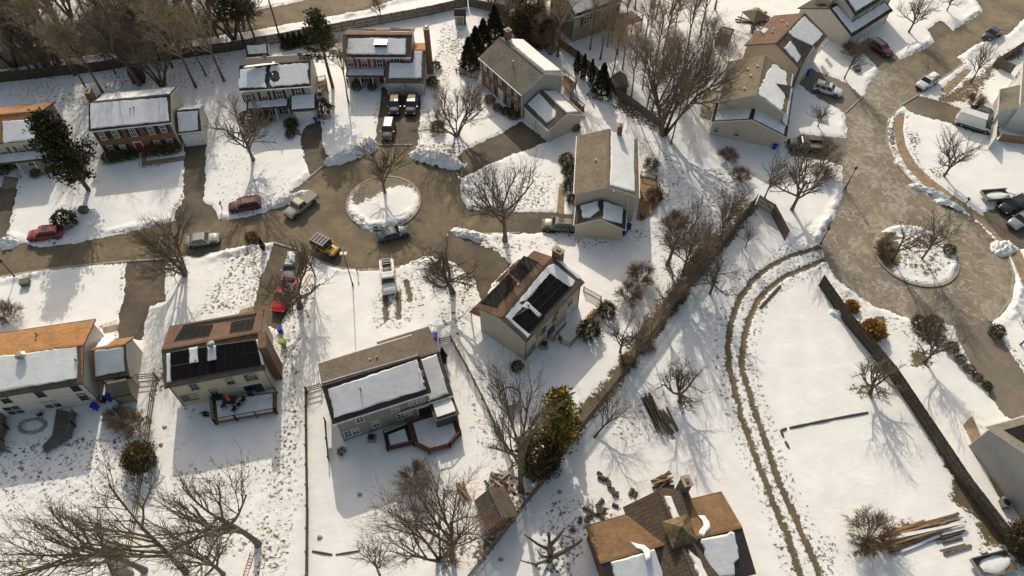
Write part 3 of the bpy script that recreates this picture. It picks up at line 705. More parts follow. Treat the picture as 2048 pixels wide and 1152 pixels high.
# --- tan house at the left edge
h = House(None, (85,276), 8.6, 5.3, zr=7.1, d=HOUSES['brick'].d, L=16, name='tan_house', label='tan house with brown shutters and orange back roof slope at the upper left edge')
h.build(SID_T, RF_OR, SID_C, trim=DARKTRIM)
h.wins('F', [(8,303),(43,299),(77,294)], sh=SHUT_B, munt=1, w=1.0)
h.snow('F', [(7,286),(80,279),(80,237),(5,243)])
h.snow('F', [(-60,290),(-2,285),(-4,246),(-60,252)])
x0, y0 = h.at((0, 332), 2.7); x1, y1 = h.at((101, 318), 2.7)
h.leanto(x0-4, x1, h.oh, max(2.95, h.zF((97,304))), y1, 2.75, RF_DB); y1 += .25
for px in ((-5,350),(52,345),(85,341),(115,338)):
    x, _ = h.at(px, 0); h.post(min(x, x1-.2), y1, 2.65)
h.wins('F', [(35,335),(66,331)], munt=1, w=1.1, h=1.3)
# --- white colonial
h = House((478,182), (622,172), 8.7, 5.3, (620,122), name='colonial_house', label='pale house with black shutters, round bare patch on its snowy roof and one garage door')
h.build(SID_W, RF_K, C('grey_lilac_siding', pm, (.4, .375, .345), .08, 1.2, .65, lines=('Z', .2), bmp=.3))
h.wins('F', [(498,196),(529,192),(559,189),(596,182)], sh=SHUT_K, munt=1, h=1.6, w=1.0)
for q in ([(479,178),(531,174),(532,134),(479,139)], [(541,174),(617,167),(617,126),(541,132)]): h.snow('F', q, .1, jit=.16)
h.snow('K', [(486,136),(560,127),(530,127),(492,132)], .06)
h.slab('F', [(540,152),(544,143),(552,141),(559,147),(560,157),(556,163),(548,165),(541,160)], 'melted_patch', RF_K, .10, .125, jit=.06)
h.vent('F', (548,157), .1, .9); h.vent('K', (547,126), .25, .12)
for p in ((531,117), (602,115)):
    q = h.hit(p, *h.slK[:2]); m = MB(); m.tube([q, q+Vector((0, -.1, .7))], .03, 6); m.tube([q+Vector((0, -.1, .55)), q+Vector((.05, -.2, .6)), q+Vector((.1, -.32, .7))], [.06, .3, .36], 12)
    m.build('satellite_dish', METAL, h.roof, off=h.off)
x0, y0 = h.at((492,221), 2.75); x1, y1 = h.at((577,214), 2.75)
h.leanto(x0, x1, h.oh, max(2.95, h.zF((493,208))), y1, 2.75, RF_K)
for i in range(4): h.post(x0+.25+(x1-x0-.4)*i/3, y1+.25, 2.6)
h.wins('F', [(540,224),(571,221)], sh=SHUT_K, h=1.5)
x0, y0 = h.at((580,223), 2.7); x1, y1 = h.at((633,219), 2.7)
h.leanto(x0, x1, h.oh, max(3.2, h.zF((576,191))), y1, 2.75, RF_K, walls=SID_G, name='garage_roof')
f = h.faces['F']; h.faces['F'] = (h.P(0, y1+.3, 0), -h.v); h.door('F', (611,233), 2.6, 2.1, WHITE, 'garage_door'); h.faces['F'] = f
HOUSES['white'] = h
# --- house with solar panels at the back, top centre
h = House((683,115), (822,115), 8.4, 5.3, (825,69), name='shuttered_house', label='house with red shutters and a two door garage at the top of the cul-de-sac')
h.build(SID_W, RF_BR, C('rosy_siding', pm, (.43, .37, .35), .08, 1.2, .65, lines=('Z', .2), bmp=.3), trim=WHITE)
h.slab('F', [(684,113),(821,113),(824,72),(689,72)], 'shade_toned_slope', RF_K, 0, .012, jit=0)  # shade of the slope facing away from the sun, painted as darker shingles
h.wins('F', [(701,125),(729,126),(759,126),(794,123)], sh=SHUT_R, munt=1, h=1.6, w=1.0)
h.snow('F', [(692,109),(811,110),(813,78),(750,76),(697,78)], .2)
h.solar('K', [(694,62),(752,64),(751,58),(699,57)], 4, 1); h.solar('K', [(780,64),(819,64),(822,58),(780,57)], 2, 1)
q = h.hit((762,90), *h.slF[:2]); m = MB(); m.box((q.x, q.y, q.z+.25), (2., 1.3, .5), h.rz); m.box((q.x, q.y, q.z+.52), (2.1, 1.4, .06), h.rz, 1)
m.build('skylight', [BLACK, GLASS], h.roof, off=h.off)
x0, y0 = h.at((691,152), 2.75); x1, y1 = h.at((771,153), 2.75)
h.leanto(x0, x1, h.oh, max(2.95, h.zF((691,138))), y1, 2.75, RF_DB)
for i in range(4): h.post(x0+.3+(x1-x0-.6)*i/3, y1+.25, 2.6)
h.wins('F', [(704,163),(733,163)], h=1.4, sh=SHUT_K); h.door('F', (765,163), 1., 2.1, SHUT_R)
g = House((771,163), (850,163), ze=2.95, Cx=(772,86), zr=5.2, own=h.t, d=h.d); g.build(SID_W, RF_OR, SID_G, 'garage_wall', 'garage_roof', trim=DARKTRIM)
g.slab('F', [(772,162),(849,162),(852,99),(774,99)], 'shade_toned_slope', RF_DB, 0, .012, jit=0)  # garage slope away from the sun: its shade put into a darker sheet
x_, y_ = g.loc(h.P(h.L, h.oh, 0)); sl = math.hypot(g.W/2, g.zr-g.ze); k = sl/(g.W/2)
g.snow('F', [(.5,.6),(g.L-.6,.6),(g.L-.6,sl-.2),(x_+.4,sl-.2),(x_+.35,(y_-.4)*k),(.5,(y_-.4)*k)], .16, local=True)
g.door('F', (793,174), 2.9, 2.15, SID_W, 'garage_door'); g.door('F', (829,175), 2.9, 2.15, SID_W, 'garage_door')
h.chimney(g.P(g.L+.25, g.W*.62, 0), .8, 1.5, 8.6, BRICK)
HOUSES['red'] = h
# --- large brick house turned to the turning circle
h = House((957,115), (1043,190), 8.7, 5.3, (1087,147), name='brick_house', label='brick fronted house with grey roof set diagonally beside tall evergreens')
h.build(SID_G, RF_G, BRICK, trim=WHITE)
h.wins('F', [(970,133),(983,145),(1000,160),(1018,177),(1032,190),(975,163),(985,175),(1018,205),(1032,219)], sh=SHUT_K, munt=1)
h.door('F', (1002,190), 1.1, 2.2, WHITE)
h.snow('K', [(1010,77),(1045,80),(1122,143),(1090,144)], .2); h.vent('F', (1026,130), .08, .8)
h.chimney(h.P(.6, h.W/2+1.2, 0), .9, .9, 8.6, BRICK2, z0=5.5)
g = House((1047,213), (1097,261), 6.9, 2.8, (1132,228), own=h.t); g.build(SID_G, RF_DB, SID_G, 'garage_wall', 'garage_roof')
g.snow('F', [(1055,208),(1078,185),(1112,224),(1110,235),(1094,246)]); g.snow('K', [(1087,182),(1112,182),(1156,224),(1134,226)])
for p in ((1060,237), (1083,260)): g.door('F', p, 2.7, 2.1, WHITE, 'garage_door')
HOUSES['B'] = h
# --- tall tan roof house east of the circle
h = House((1154,272), (1148,387), 9, 5.3, (1218,373), name='tan_roof_house', label='beige house with tan roof snowy on one half, east of the turning circle')
h.build(SID_B, RF_T, trim=WHITE); h.snow('K', [(1222,262),(1268,274),(1269,386),(1220,372)], .18)
h.vent('F', (1191,322), .12, .4, mat=WHITE); h.vent('K', (1227,385), .1, .3)
h.chimney(h.P(.5, h.W/2+1.6, 0), .7, .7, 8.2, BRICK2, z0=5.5)
g = House((1152,412), (1148,450), 7.1, 2.8, (1203,438), own=h.t); g.build(SID_B, RF_K, None, 'garage_wall', 'garage_roof')
g.snow('F', [(1161,411),(1196,403),(1198,422),(1180,436),(1166,437)], jit=.1); g.snow('K', [(1207,403),(1246,415),(1244,448),(1205,438)])
g.door('F', (1150,466), 2.6, 2.1, WHITE, 'garage_door')
m = MB(); q = h.P(h.L-.25, h.W-1.4, 0); m.tube([(q.x, q.y-.1, 0), (q.x, q.y-.1, 5.2)], .06, 6); m.build('downpipe', WHITE, h.t, off=h.off)
HOUSES['tall'] = h
# --- solar house in the middle
h = House((1052,683), (1168,563), 7.9, 5.3, (998,635), 'A', name='solar_house', label='beige house in the middle with solar panels on both slopes of its brown roof')
h.build(SID_B, RF_BR, trim=DARKTRIM)
h.slab('F', [(1052,682),(1167,563),(1106,511),(1000,634)], 'shade_toned_slope', RF_DB, 0, .012, jit=0)  # painted shade: darker sheet over the slope turned from the sun
h.snow('F', [(1010,634),(1055,676),(1059,670),(1022,640),(1044,614),(1036,606),(1052,600),(1100,546),(1140,574),(1146,571),(1150,562),(1109,527),(1095,532)], .1, jit=.05)
h.snow('F', [(1043,613),(1053,602),(1065,613),(1085,631),(1079,637),(1060,620)], .1, jit=.02)
h.snow('F', [(1112,520),(1158,560),(1163,556),(1120,520)], .1)
h.solar('F', [(1087,632),(1139,577),(1102,545),(1052,597)], 5, 3); h.solar('F', [(1057,669),(1089,634),(1061,614),(1022,638)], 3, 3)
h.solar('K', [(995,616),(1037,568),(1017,549),(962,607)], 4, 3); h.solar('K', [(1042,565),(1079,526),(1048,512),(1020,546)], 4, 3)
h.vent('F', (1057,612), .15, .5); h.vent('K', (1036,571), .1, .3, mat=WHITE)
h.wins('F', [(1132,598),(1113,622),(1077,665),(1087,660),(1057,705),(1066,693),(1108,640),(1140,607)], w=.9, h=1.3, mat=C('grey_window_frame', flat, (.3, .27, .24)))
h.door('F', (1100,668), 1.7, 2.1, GLASS, 'sliding_door'); h.door('F', (1136,627), 1., 2.1, WHITE)
h.chimney(h.P(h.L+.15, h.W*.55, 0), .8, 1.3, 7.9, BRICK)
x0, y0 = h.at((930,632), 2.7)
h.leanto(.2, 3.6, h.W-h.oh, 3.3, h.W+1.5, 2.6, RF_BR, snowit=False, trim=WHITE); h.post(.4, h.W+1.3, 2.5); h.post(3.4, h.W+1.3, 2.5)
h.leanto(6.0, 10.8, h.W-h.oh, 4.2, h.W+2.0, 2.8, RF_BR, snowit=False, walls=SID_B, name='garage_roof', trim=WHITE)
HOUSES['ctr'] = h
# --- house with black panels, lower left
h = House((328,775), (530,737), ze=5.3, Cx=(342,653), Rg=(322,699), end='A', name='solar_house', label='cream house at lower left with black solar panels and a reddish deck behind')
h.build(SID_C, RF_BR, trim=DARKTRIM)
h.slab('F', [(329,774),(529,737),(521,677),(323,701)], 'shade_toned_slope', RF_DB, 0, .012, jit=0)  # near slope's shade painted as a darker shingle sheet
h.solar('F', [(343,763),(523,731),(517,703),(342,733)], 10, 1); h.solar('F', [(342,732),(379,726),(377,699),(341,705)], 2, 1)
h.solar('F', [(397,724),(414,721),(413,694),(396,697)], 1, 1); h.solar('F', [(434,718),(516,703),(511,680),(432,691)], 5, 1)
h.snow('F', [(380,728),(397,725),(396,693),(378,696)], .16, jit=.04); h.snow('F', [(416,723),(433,720),(432,690),(415,693)], .16, jit=.04)
h.snow('F', [(334,765),(342,764),(341,706),(333,708)], .14, jit=.03); h.snow('F', [(524,730),(529,729),(517,678),(512,679)], .14, jit=.03)
h.solar('K', [(348,683),(418,673),(427,650),(364,657)], 5, 2); h.solar('K', [(364,656),(510,634),(514,627),(368,651)], 10, 1); h.solar('K', [(459,667),(505,660),(510,637),(463,645)], 4, 2)
h.vent('F', (424,693), .22, .45, 'roof_turbine', METAL, True); h.vent('F', (392,722), .1, .4)
h.wins('F', [(388,773),(460,762),(497,755),(506,753),(370,796),(387,793),(428,784)], mat=C('grey_window_frame', flat, (.3, .27, .24)))
h.door('F', (508,776), 2.2, 2.1, GLASS, 'sliding_door')
h.chimney(h.P(h.L+.25, 2.6, 0), .9, 2.2, 7.3, C('brown_chase', pm, (.13, .075, .045), .3, 1.5, .8), cap=False, name='chimney_chase')
HOUSES['solar'] = h
# --- orange roof house at the left edge
h = House((0,792), (165,766), 8.9, 5.3, (163,688), ext=6., name='orange_roof_house', label='pale house with orange shingle roof and snow on the shaded slope, at the left edge')
h.build(SID_W, RF_OR, trim=DARKTRIM)
h.slab('F', [(-110,808),(164,766),(161,690),(-110,727)], 'shade_toned_slope', RF_DB, 0, .012, jit=0)  # dark sheet paints this slope's shade over the orange shingles
h.snow('F', [(-100,798),(0,783),(155,757),(154,694),(0,712),(-100,726)], .2)
h.vent('F', (46,716), .28, .5, 'roof_turbine', METAL, True); h.vent('F', (153,722), .1, .5); h.vent('K', (74,670), .09, .5); h.vent('K', (72,680), .08, .3)
h.wins('F', [(10,799),(79,787),(150,775),(166,793)], mat=DARKTRIM)
h.wins('F', [(28,820),(103,807)], w=1.9, h=2.0)
g = House((192,760), (255,747), ze=3.2, Cx=(207,682), Rg=(253,689), own=h.t, d=h.d, L=3.7); g.build(SID_W, RF_OR, None, 'garage_wall', 'garage_roof', trim=DARKTRIM)
g.slab('F', [(192,759),(254,747),(252,690),(190,699)], 'shade_toned_slope', RF_DB, 0, .012, jit=0)  # garage slope darkened likewise, its shade put into the colour
g.snow('F', [(191,753),(250,742),(247,693),(189,700)], .2); g.snow('K', [(193,696),(213,692),(233,676),(222,671),(206,672)], .14)
HOUSES['orange'] = h
# --- sage house, lower centre
h = House((665,849), (863,785), 8.2, 5.3, (838,710), name='sage_house', label='grey green house at bottom centre, snow on its near roof slope and a red deck')
h.build(SID_D, RF_DB, trim=WHITE)
h.slab('F', [(666,848),(862,785),(837,711),(645,768)], 'shade_toned_slope', RF_K, 0, .012, jit=0)  # black sheet stands in for the shade on the near slope
h.snow('F', [(669,836),(852,778),(834,719),(656,778)], .2); h.snow('F', [(646,766),(836,711),(836,709),(645,764)], .06, jit=0)
h.vent('F', (722,782), .1, .9); h.vent('F', (848,768), .12, .6); h.vent('K', (740,720), .08, .3, mat=WHITE); h.vent('K', (754,717), .08, .5)
h.wins('F', [(719,838),(790,817),(825,804),(841,799),(696,867),(711,862),(752,847),(801,831),(816,825)], w=.9)
h.door('F', (853,817), 2., 2.1, GLASS, 'sliding_door')
q = h.P(h.L-.8, 1.6, h.zs(1.6)); m = MB(); m.tube([q, q+Vector((0, 0, 1.6))], .03, 5)
for k in range(4): m.beam(q+Vector((-.5, .1*k, 1.0+.18*k)), q+Vector((.5, .1*k, 1.0+.18*k)), .03, .03)
m.build('roof_aerial', METAL, h.roof, off=h.off)
g = House(None, (907,790), ze=3.0, Cx=(860,652), zr=5.0, own=h.t, d=h.d, L=6.6); g.build(SID_D, RF_DB, None, 'garage_wall', 'garage_roof')
W_ = math.hypot(g.W/2, g.zr-g.ze); g.snow('F', [(3.6,.2),(6.1,.35),(6.2,W_-.3),(3.6,W_-.3)], .2, local=True)
q = G(888, 817, 2.5); m = MB(); m.box((q.x, q.y, 1.2), (2.6, 2.3, 2.4), h.rz); s_ = m.build('sunroom', C('sunroom_screen', flat, (.06, .06, .06)), h.t, off=h.off)
m = MB(); m.box((q.x, q.y, 2.48), (2.9, 2.6, .14), h.rz); rr = m.build('sunroom_roof', BLACK, s_, off=h.off)
m = MB(); m.box((q.x, q.y+.1, 2.63), (2.2, 1.9, .17), h.rz); m.build('roof_snow', SNOW, rr, off=h.off)
HOUSES['sage'] = h
# --- beige house right of centre top
h = House((1457,123), (1438,201), ze=5.3, Cx=(1585,146), Rg=(1506,189), end='B', name='beige_house', label='beige house with wraparound snowy lower roof, left of the eastern street')
h.build(SID_B, RF_T, trim=WHITE)
h.snow('K', [(1515,187),(1560,221),(1567,212),(1573,172),(1573,146),(1548,127),(1532,150)], .1, jit=.2)
for p in ((1514,134), (1495,140), (1501,153), (1488,179)): h.vent('F', p, .14, .35, mat=WHITE)
# dormer gable facing the street
q = h.P(5.3, h.W-2.6, 0); m = MB(); z1, z2 = h.ze+.35, h.zs(h.W-3.0)-.1
a, b = h.P(3.9, h.W-.1, z1), h.P(6.7, h.W-.1, z1); c = h.P(5.3, h.W-.1, z2); dd = h.P(5.3, h.W-3.2, z2)
m.add([a, b, c, dd], [(1, 0, 2)], 1); m.add([a, b, c, dd], [(0, 3, 2), (2, 3, 1)], 0)
m.build('dormer', [RF_T, SID_B], h.roof, off=h.off)
x, y = h.at((1420,243), 2.9); x2, y2 = h.at((1571,275), 2.9)
g = House((1420,243), None, d=h.d, L=1, ze=2.9, W=1, zr=3.) if False else None
# lower wing: gable across the south end plus the long slope along the street side
s_ = h.P(h.L-h.oh, 0, 0)
w = House((1432,205), (1421,243), ze=2.9, W=(G(1571,275,2.9)-G(1420,243,2.9)).dot(h.v), Rg=(1503,239), own=h.t, d=h.d)
w.build(SID_B, RF_K, None, 'wing_wall', 'wing_roof')
sl = math.hypot(w.W/2, w.zr-w.ze)
w.snow('F', [(.2,.5),(w.L-.25,.5),(w.L-.25,sl-.5),(.2,sl-.35)], .12, local=True); w.snow('K', [(0,.5),(w.L-.3,.5),(w.L-.3,sl-.2),(0,sl-.2)], .12, local=True)
w.wins('R', [(1433,258),(1474,266)], w=.9, h=1.4, munt=2)
yy = w.a-h.a; w_out = yy.dot(h.v)+w.W; zz = h.ze-1.6
h.leanto(1.0, h.L-.2, h.W-h.oh, 4.0, w_out, 2.9, RF_K, name='porch_roof', inset=(.2, .45, .1, -.2)); h.post(1.3, w_out-.3, 2.7); h.post(4.5, w_out-.3, 2.7)
HOUSES['r14'] = h
# --- brown roof house behind it
h = House((1549,31), (1490,90), ze=5.3, Cx=(1655,69), Rg=(1552,86), name='brown_roof_house', label='beige house with reddish brown roof and a cross gable, behind the tan roofed one')
h.build(SID_B, RF_BR, trim=DARKTRIM)
sl = math.hypot(h.W/2, h.zr-h.ze)
h.snow('K', [(.6,.6),(h.L*.45,.6),(h.L*.62,sl*.75),(h.L*.62,sl-.3),(.8,sl-.3)], .1, local=True, jit=.1); h.snow('K', [(h.L*.8,.9),(h.L-.5,.6),(h.L-.5,sl*.72),(h.L*.72,sl*.72)], .1, local=True, jit=.1)
m = MB(); z2 = h.zr-.5; a, b = h.P(h.L*.45, h.W+.15, h.ze), h.P(h.L*.86, h.W+.15, h.ze); c = h.P(h.L*.655, h.W+.15, z2); dd = h.P(h.L*.655, h.W/2+.7, z2)
m.add([a, b, c, dd], [(0, 1, 2)], 1); m.add([a, b, c, dd], [(0, 2, 3), (2, 1, 3)], 0)
m.build('cross_gable', [RF_DB, SID_W], h.roof, off=h.off)
m = MB(); a, b = h.P(h.L*.47, h.W+.1, 0), h.P(h.L*.84, h.W+.1, 0); m.beam((a.x, a.y, 2.6), (b.x, b.y, 2.6), .35, 5.2); m.build('bay_wall', SID_W, h.t, off=h.off)
for p in ((1563,44), (1544,66), (1525,69), (1573,52), (1546,60)): h.vent('F', p, .13, .4, mat=WHITE)
q = h.hit((1528,62), *h.slF[:2]); m = MB(); m.box((q.x, q.y, q.z+.1), (1.4, .8, .2), h.rz); m.build('skylight', WHITE, h.roof, off=h.off)
h.faces['K'] = (h.P(0, h.W+.3, 0), h.v); h.wins('K', [(1612,128),(1625,112)], w=.9, h=1.4); h.faces['K'] = (h.P(0, h.W-h.oh, 0), h.v); h.wins('K', [(1640,98),(1650,88)], w=.9, h=1.4)
HOUSES['r15'] = h
# --- big pale house, top right
d15 = (G(1704,72,2.9)-G(1783,19,2.9)).normalized()
g = House((1652,-45), None, d=Vector((-d15.y, d15.x, 0)), L=1, ze=1, W=1, zr=2) if False else None
h = House((1711,30), (1795,-22), ze=5.5, W=8.5, zr=8.0, name='pale_house', label='large pale house with snowy porch roof at the top right')
h.build(SID_W, RF_K, C('batten_siding', pm, (.3, .27, .24), .2, 2., .7, lines=('XY', .5), bmp=.4), trim=DARKTRIM)
sl = math.hypot(h.W/2, h.zr-h.ze); h.snow('F', [(.5,.5),(h.L-.3,.5),(h.L-.3,sl-.4),(.5,sl-.4)], .15, local=True)
h.wins('F', [(1722,35),(1738,25),(1753,16),(1768,7)], w=.9, h=1.5, munt=1)
g = House((1704,72), (1783,19), ze=2.9, W=11.5, zr=5.6, own=h.t, d=h.d); g.build(SID_W, RF_K, None, 'wing_wall', 'wing_roof', trim=DARKTRIM)
sl = math.hypot(g.W/2, g.zr-g.ze); k = sl/(g.W/2); x_, y_ = g.loc(h.P(0, 0, 0))
g.snow('F', [(.4,.45),(g.L-.4,.45),(g.L-.4,(y_+.2)*k),(x_+.2,(y_+.2)*k),(x_-.1,sl-.2),(.4,sl-.2)], .14, local=True)
g.chimney(g.P(1.2, g.W/2+.9, 0), .9, .7, 6.4, CONC, z0=4.5)
HOUSES['r16'] = h
# --- house at the top with a back porch
h = House((1148,35), (1245,2), ze=5.3, W=8.5, zr=7.5, name='hillside_house', label='beige grey house with snowy roof and raised back deck at the top centre')
h.build(SID_T, RF_K, trim=WHITE); sl = math.hypot(h.W/2, h.zr-h.ze); h.snow('F', [(.5,.5),(h.L-.4,.5),(h.L-.4,sl-.3),(.5,sl-.3)], .16, local=True)
h.wins('F', [(1154,48),(1173,40),(1207,25)], w=1.2, h=1.4, sh=SHUT_B); h.door('F', (1230,22), 1.8, 2.1, GLASS, 'sliding_door', base=2.6)
m = MB(); a, b = h.at((1205,45), 2.5), h.at((1262,20), 2.5)
for i in range(18): m.box(tuple(h.P(a[0]+(b[0]-a[0])*(i+.5)/18, -1.6, 2.5)), ((b[0]-a[0])/18-.02, 3.6, .1), h.rz)
dk = m.build('raised_deck', DECKB, h.t, off=h.off)
m = MB()
for i in range(4): q = h.P(a[0]+.2+(b[0]-a[0]-.4)*i/3, -3.3, 0); m.box((q.x, q.y, 1.75), (.15, .15, 3.5), h.rz)
for z in (2.9, 3.45): m.beam(h.P(a[0], -3.3, z), h.P(b[0], -3.3, z), .06, .1)
m.beam(h.P(b[0], -3.3, 3.45), h.P(b[0], 0, 3.45), .06, .1)
m.build('deck_railing', WOODG, dk, off=h.off)
# --- white house at the right edge
h = House((2047,122), (2041,208), ze=5.4, W=8.5, zr=7.8, name='white_house', label='white house with grey roof and arched window strip behind the white van')
h.build(C('white_siding', pm, (.66, .66, .64), .06, 1.2, .6, lines=('Z', .2), bmp=.3), RF_G, trim=WHITE)
h.wins('F', [(2036,150),(2031,178),(2033,194),(2034,208)], w=1.2, h=1.6, munt=1)
g = House((2001,178), (2012,247), ze=2.9, W=6.0, zr=5.0, own=h.t, d=h.d, L=6.3); g.build(MAT['white_siding'], RF_G, None, 'garage_wall', 'garage_roof')
g.door('F', (2000,250), 4.2, 2.2, WHITE, 'garage_door')
# --- grey house, lower right corner
c0 = G(1937, 893); c1 = G(2026, 1019); dr = (c1-c0).normalized()
d_ = Vector((dr.y, -dr.x, 0)); a_ = c0-d_*12-dr*.3; b_ = c0+d_*.3-dr*.3
h = House(PX((a_.x, a_.y, 4.6)), PX((b_.x, b_.y, 4.6)), W=10.5, ze=4.6, zr=7.6, name='grey_house', label='plain grey house with solar roof at the lower right edge behind the board fence')
h.build(C('plain_grey_siding', pm, (.4, .39, .37), .08, 1.2, .65, lines=('Z', .2), bmp=.3), RF_G, trim=WHITE)
h.solar('F', [PX(h.P(x, y, h.zs(y))) for x, y in ((3.5,1.0),(11.2,1.0),(11.2,4.4),(3.5,4.4))], 5, 2)
HOUSES['r12'] = h
# --- the old shingled cabin at the bottom
h = House((1248,1013), None, d=(G(1310,1180,3.2)-G(1248,1013,3.2)).normalized(), L=13., ze=3.2, Cx=(1374,981), Rg=(1318,979), end='A', name='old_cabin', label='old shingled cabin with mossy brown roof, two rusty wings and stone chimney')
CAB = pm('mossy_wood_shingles', (.105, .07, .05), .5, .9, .95, lines=('X', .45), bmp=.7, bdist=.05, tint=(.13, .12, .06))
m_, nt_, b_ = newmat('cabin_shingles')
co_ = coords(nt_); sp_ = N(nt_, 'ShaderNodeSeparateXYZ'); nt_.links.new(co_, sp_.inputs[0])
ax = mth(nt_, 'ADD', mth(nt_, 'MULTIPLY', sp_.outputs[0], h.d.x), mth(nt_, 'MULTIPLY', sp_.outputs[1], h.d.y))
ax = mth(nt_, 'ADD', ax, mth(nt_, 'MULTIPLY', noise(nt_, co_, 1.2, 3), .35))
fr_ = ramp(nt_, mth(nt_, 'FRACT', mth(nt_, 'DIVIDE', ax, .42)), 0, .3)
n1_ = noise(nt_, co_, .8, 4); n2_ = noise(nt_, co_, 5, 3)
c_ = mixc(nt_, ramp(nt_, n1_, .4, .62), (.115, .072, .05), (.12, .105, .055)); c_ = mixc(nt_, ramp(nt_, n2_, .35, .7), c_, (.055, .04, .03)); c_ = mixc(nt_, mth(nt_, 'SUBTRACT', 1., fr_), c_, (.02, .015, .012))
nt_.links.new(c_, b_.inputs['Base Color']); b_.inputs['Roughness'].default_value = .95; bump(nt_, b_, mth(nt_, 'ADD', fr_, n2_), .8, .06)
CABW = pm('cabin_logs', (.14, .08, .05), .4, 1.5, .9, lines=('Z', .3), bmp=.8, bdist=.05)
h.build(CABW, m_, trim=C('cabin_trim', pm, (.12, .09, .05), .4, 2., .9))
sl = math.hypot(h.W/2, h.zr-h.ze)
h.snow('K', [(.7,sl-.25),(3.6,sl-.3),(4.4,sl-.5),(4.3,sl-1.3),(2.,sl-1.2),(.8,sl-1.1)], .22, local=True, jit=.1)
h.snow('K', [(6.3,sl-.5),(10,sl-.6),(10,sl-1.7),(7.2,sl-1.6)], .2, local=True, jit=.1)
dW = Vector((-h.v.x, -h.v.y, 0))
def wing(eA, eB, ridge_px, zr, W, lab):
    """cross wing: near eave along the south side"""
    pass
# west wing: ridge runs along -v from the main wall; near slope (F) faces the viewer
rA, rB = G(1200,1125,4.6), G(1292,1098,4.6); dw = (rB-rA).normalized(); nW = Vector((-dw.y, dw.x, 0))
W_ = 2*((G(1250,1031,3.2)-rB).dot(nW)); a_ = rA-nW*W_/2; a_.z = 3.2; b2 = a_+dw*((rB-rA).length+2.2); b2.z = 3.2
w = House(PX(a_), PX(b2), W_, 3.2, zr=4.6, own=h.t); w.build(CABW, RF_RU, None, 'wing_wall', 'wing_roof', trim=MAT['cabin_trim'])
sl = math.hypot(w.W/2, w.zr-w.ze)
w.slab('F', [(.02,.02),(w.L-.1,.02),(w.L-.1,sl-.05),(.02,sl-.05)], 'shade_toned_slope', RF_K, 0, .012, local=True, jit=0)  # west wing: shade of the near slope painted in black shingles
w.snow('F', [(1.0,.5),(w.L-1.2,.5),(w.L-1.4,sl-.2),(1.0,sl-.25)], .2, local=True, jit=.06)
w.snow('K', [(1258,1084),(1270,1088),(1290,1091),(1302,1103),(1301,1118),(1292,1124),(1288,1104),(1272,1098)], .24, jit=.03)
rA, rB = G(1410,1071,4.6), G(1484,1053,4.6); dw = (rB-rA).normalized(); nW = Vector((-dw.y, dw.x, 0))
W_ = 2*((G(1430,988,3.2)-rB).dot(nW)); a_ = rA-dw*2.2-nW*W_/2; a_.z = 3.2; b2 = rB-nW*W_/2; b2.z = 3.2
w = House(PX(a_), PX(b2), W_, 3.2, zr=4.6, own=h.t); w.build(CABW, RF_RU, None, 'wing_wall', 'wing_roof', trim=MAT['cabin_trim'])
sl = math.hypot(w.W/2, w.zr-w.ze)
w.slab('F', [(.02,.02),(w.L-.02,.02),(w.L-.02,sl-.05),(.02,sl-.05)], 'shade_toned_slope', RF_K, 0, .012, local=True, jit=0)  # east wing: near slope's shade painted in black as well
w.snow('F', [(1.6,.3),(w.L-2.1,.2),(w.L-1.9,1.2),(w.L-1.2,1.7),(w.L-.9,sl-.25),(1.6,sl-.15)], .2, local=True, jit=.12)
w.snow('K', [(1395,1031),(1409,1032),(1420,1046),(1421,1058),(1412,1066),(1407,1074),(1398,1072),(1397,1066),(1407,1055),(1404,1042)], .24, jit=.03)
# chimney and the louvred lantern on the ridge
q = G(1372, 965, 5.0); h.chimney(q, 1.05, .85, 5.4, C('stone_chimney', brickmat, (.2, .16, .12)))
lx, ly = h.loc(G(1362, 1062, 5.6)); ly = h.W/2+.3
m = MB(); q = h.P(lx, ly, 0); m.box((q.x, q.y, 4.4), (2.0, 2.2, 2.6), h.rz)
la = m.build('roof_lantern', C('lantern_boards', pm, (.13, .11, .09), .4, 2., .9, lines=('Z', .2)), h.roof, off=h.off)
m = MB(); e = 1.35; c4 = [h.P(lx+i*e, ly+j*e, 5.7) for i, j in ((-1, -1), (1, -1), (1, 1), (-1, 1))]; top = [h.P(lx-.1, ly, 6.7)]
m.add(c4+top+[p-Vector((0, 0, .12)) for p in c4], [(0, 1, 4), (1, 2, 4), (2, 3, 4), (3, 0, 4), (5, 6, 1, 0), (6, 7, 2, 1), (7, 8, 3, 2), (8, 5, 0, 3)])
m.build('lantern_roof', C('rusty_metal', pm, (.15, .11, .06), .6, 1.5, .7, .3), la, off=h.off)
HOUSES['cabin'] = h
# ---------------------------------------------------------------- sheds
def shed(A, B, Cx, Rg, ze, name, label, wall, roofm, snow=False, door=None, end='B', zr=None, wins=None, cat='shed', snowK=False):
    s = House(A, B, ze=ze, Cx=Cx, Rg=Rg, end=end, zr=zr, name=name, label=label, cat=cat, oh=.15)
    s.build(wall, roofm, th=.1, trim=DARKTRIM); sl = math.hypot(s.W/2, s.zr-s.ze)
    if snow: s.snow('F', [(.25,.25),(s.L-.25,.25),(s.L-.25,sl-.15),(.25,sl-.15)], .12, local=True)
    if snowK: s.snow('K', [(.25,.25),(s.L-.25,.25),(s.L-.25,sl-.15),(.25,sl-.15)], .12, local=True)
    if door: s.door(door[0], door[1], door[2], 1.8, door[3])
    if wins: s.wins('F', wins, w=.7, h=.8, sh=SHUT_K)
    return s
shed((493,112), (537,108), (497,90), (534,90), 2.3, 'garden_shed', 'white shed with snowy dark roof and shuttered windows beside the long fence', SID_W, RF_K, True, wins=[(502,116),(530,113)], zr=3.4)
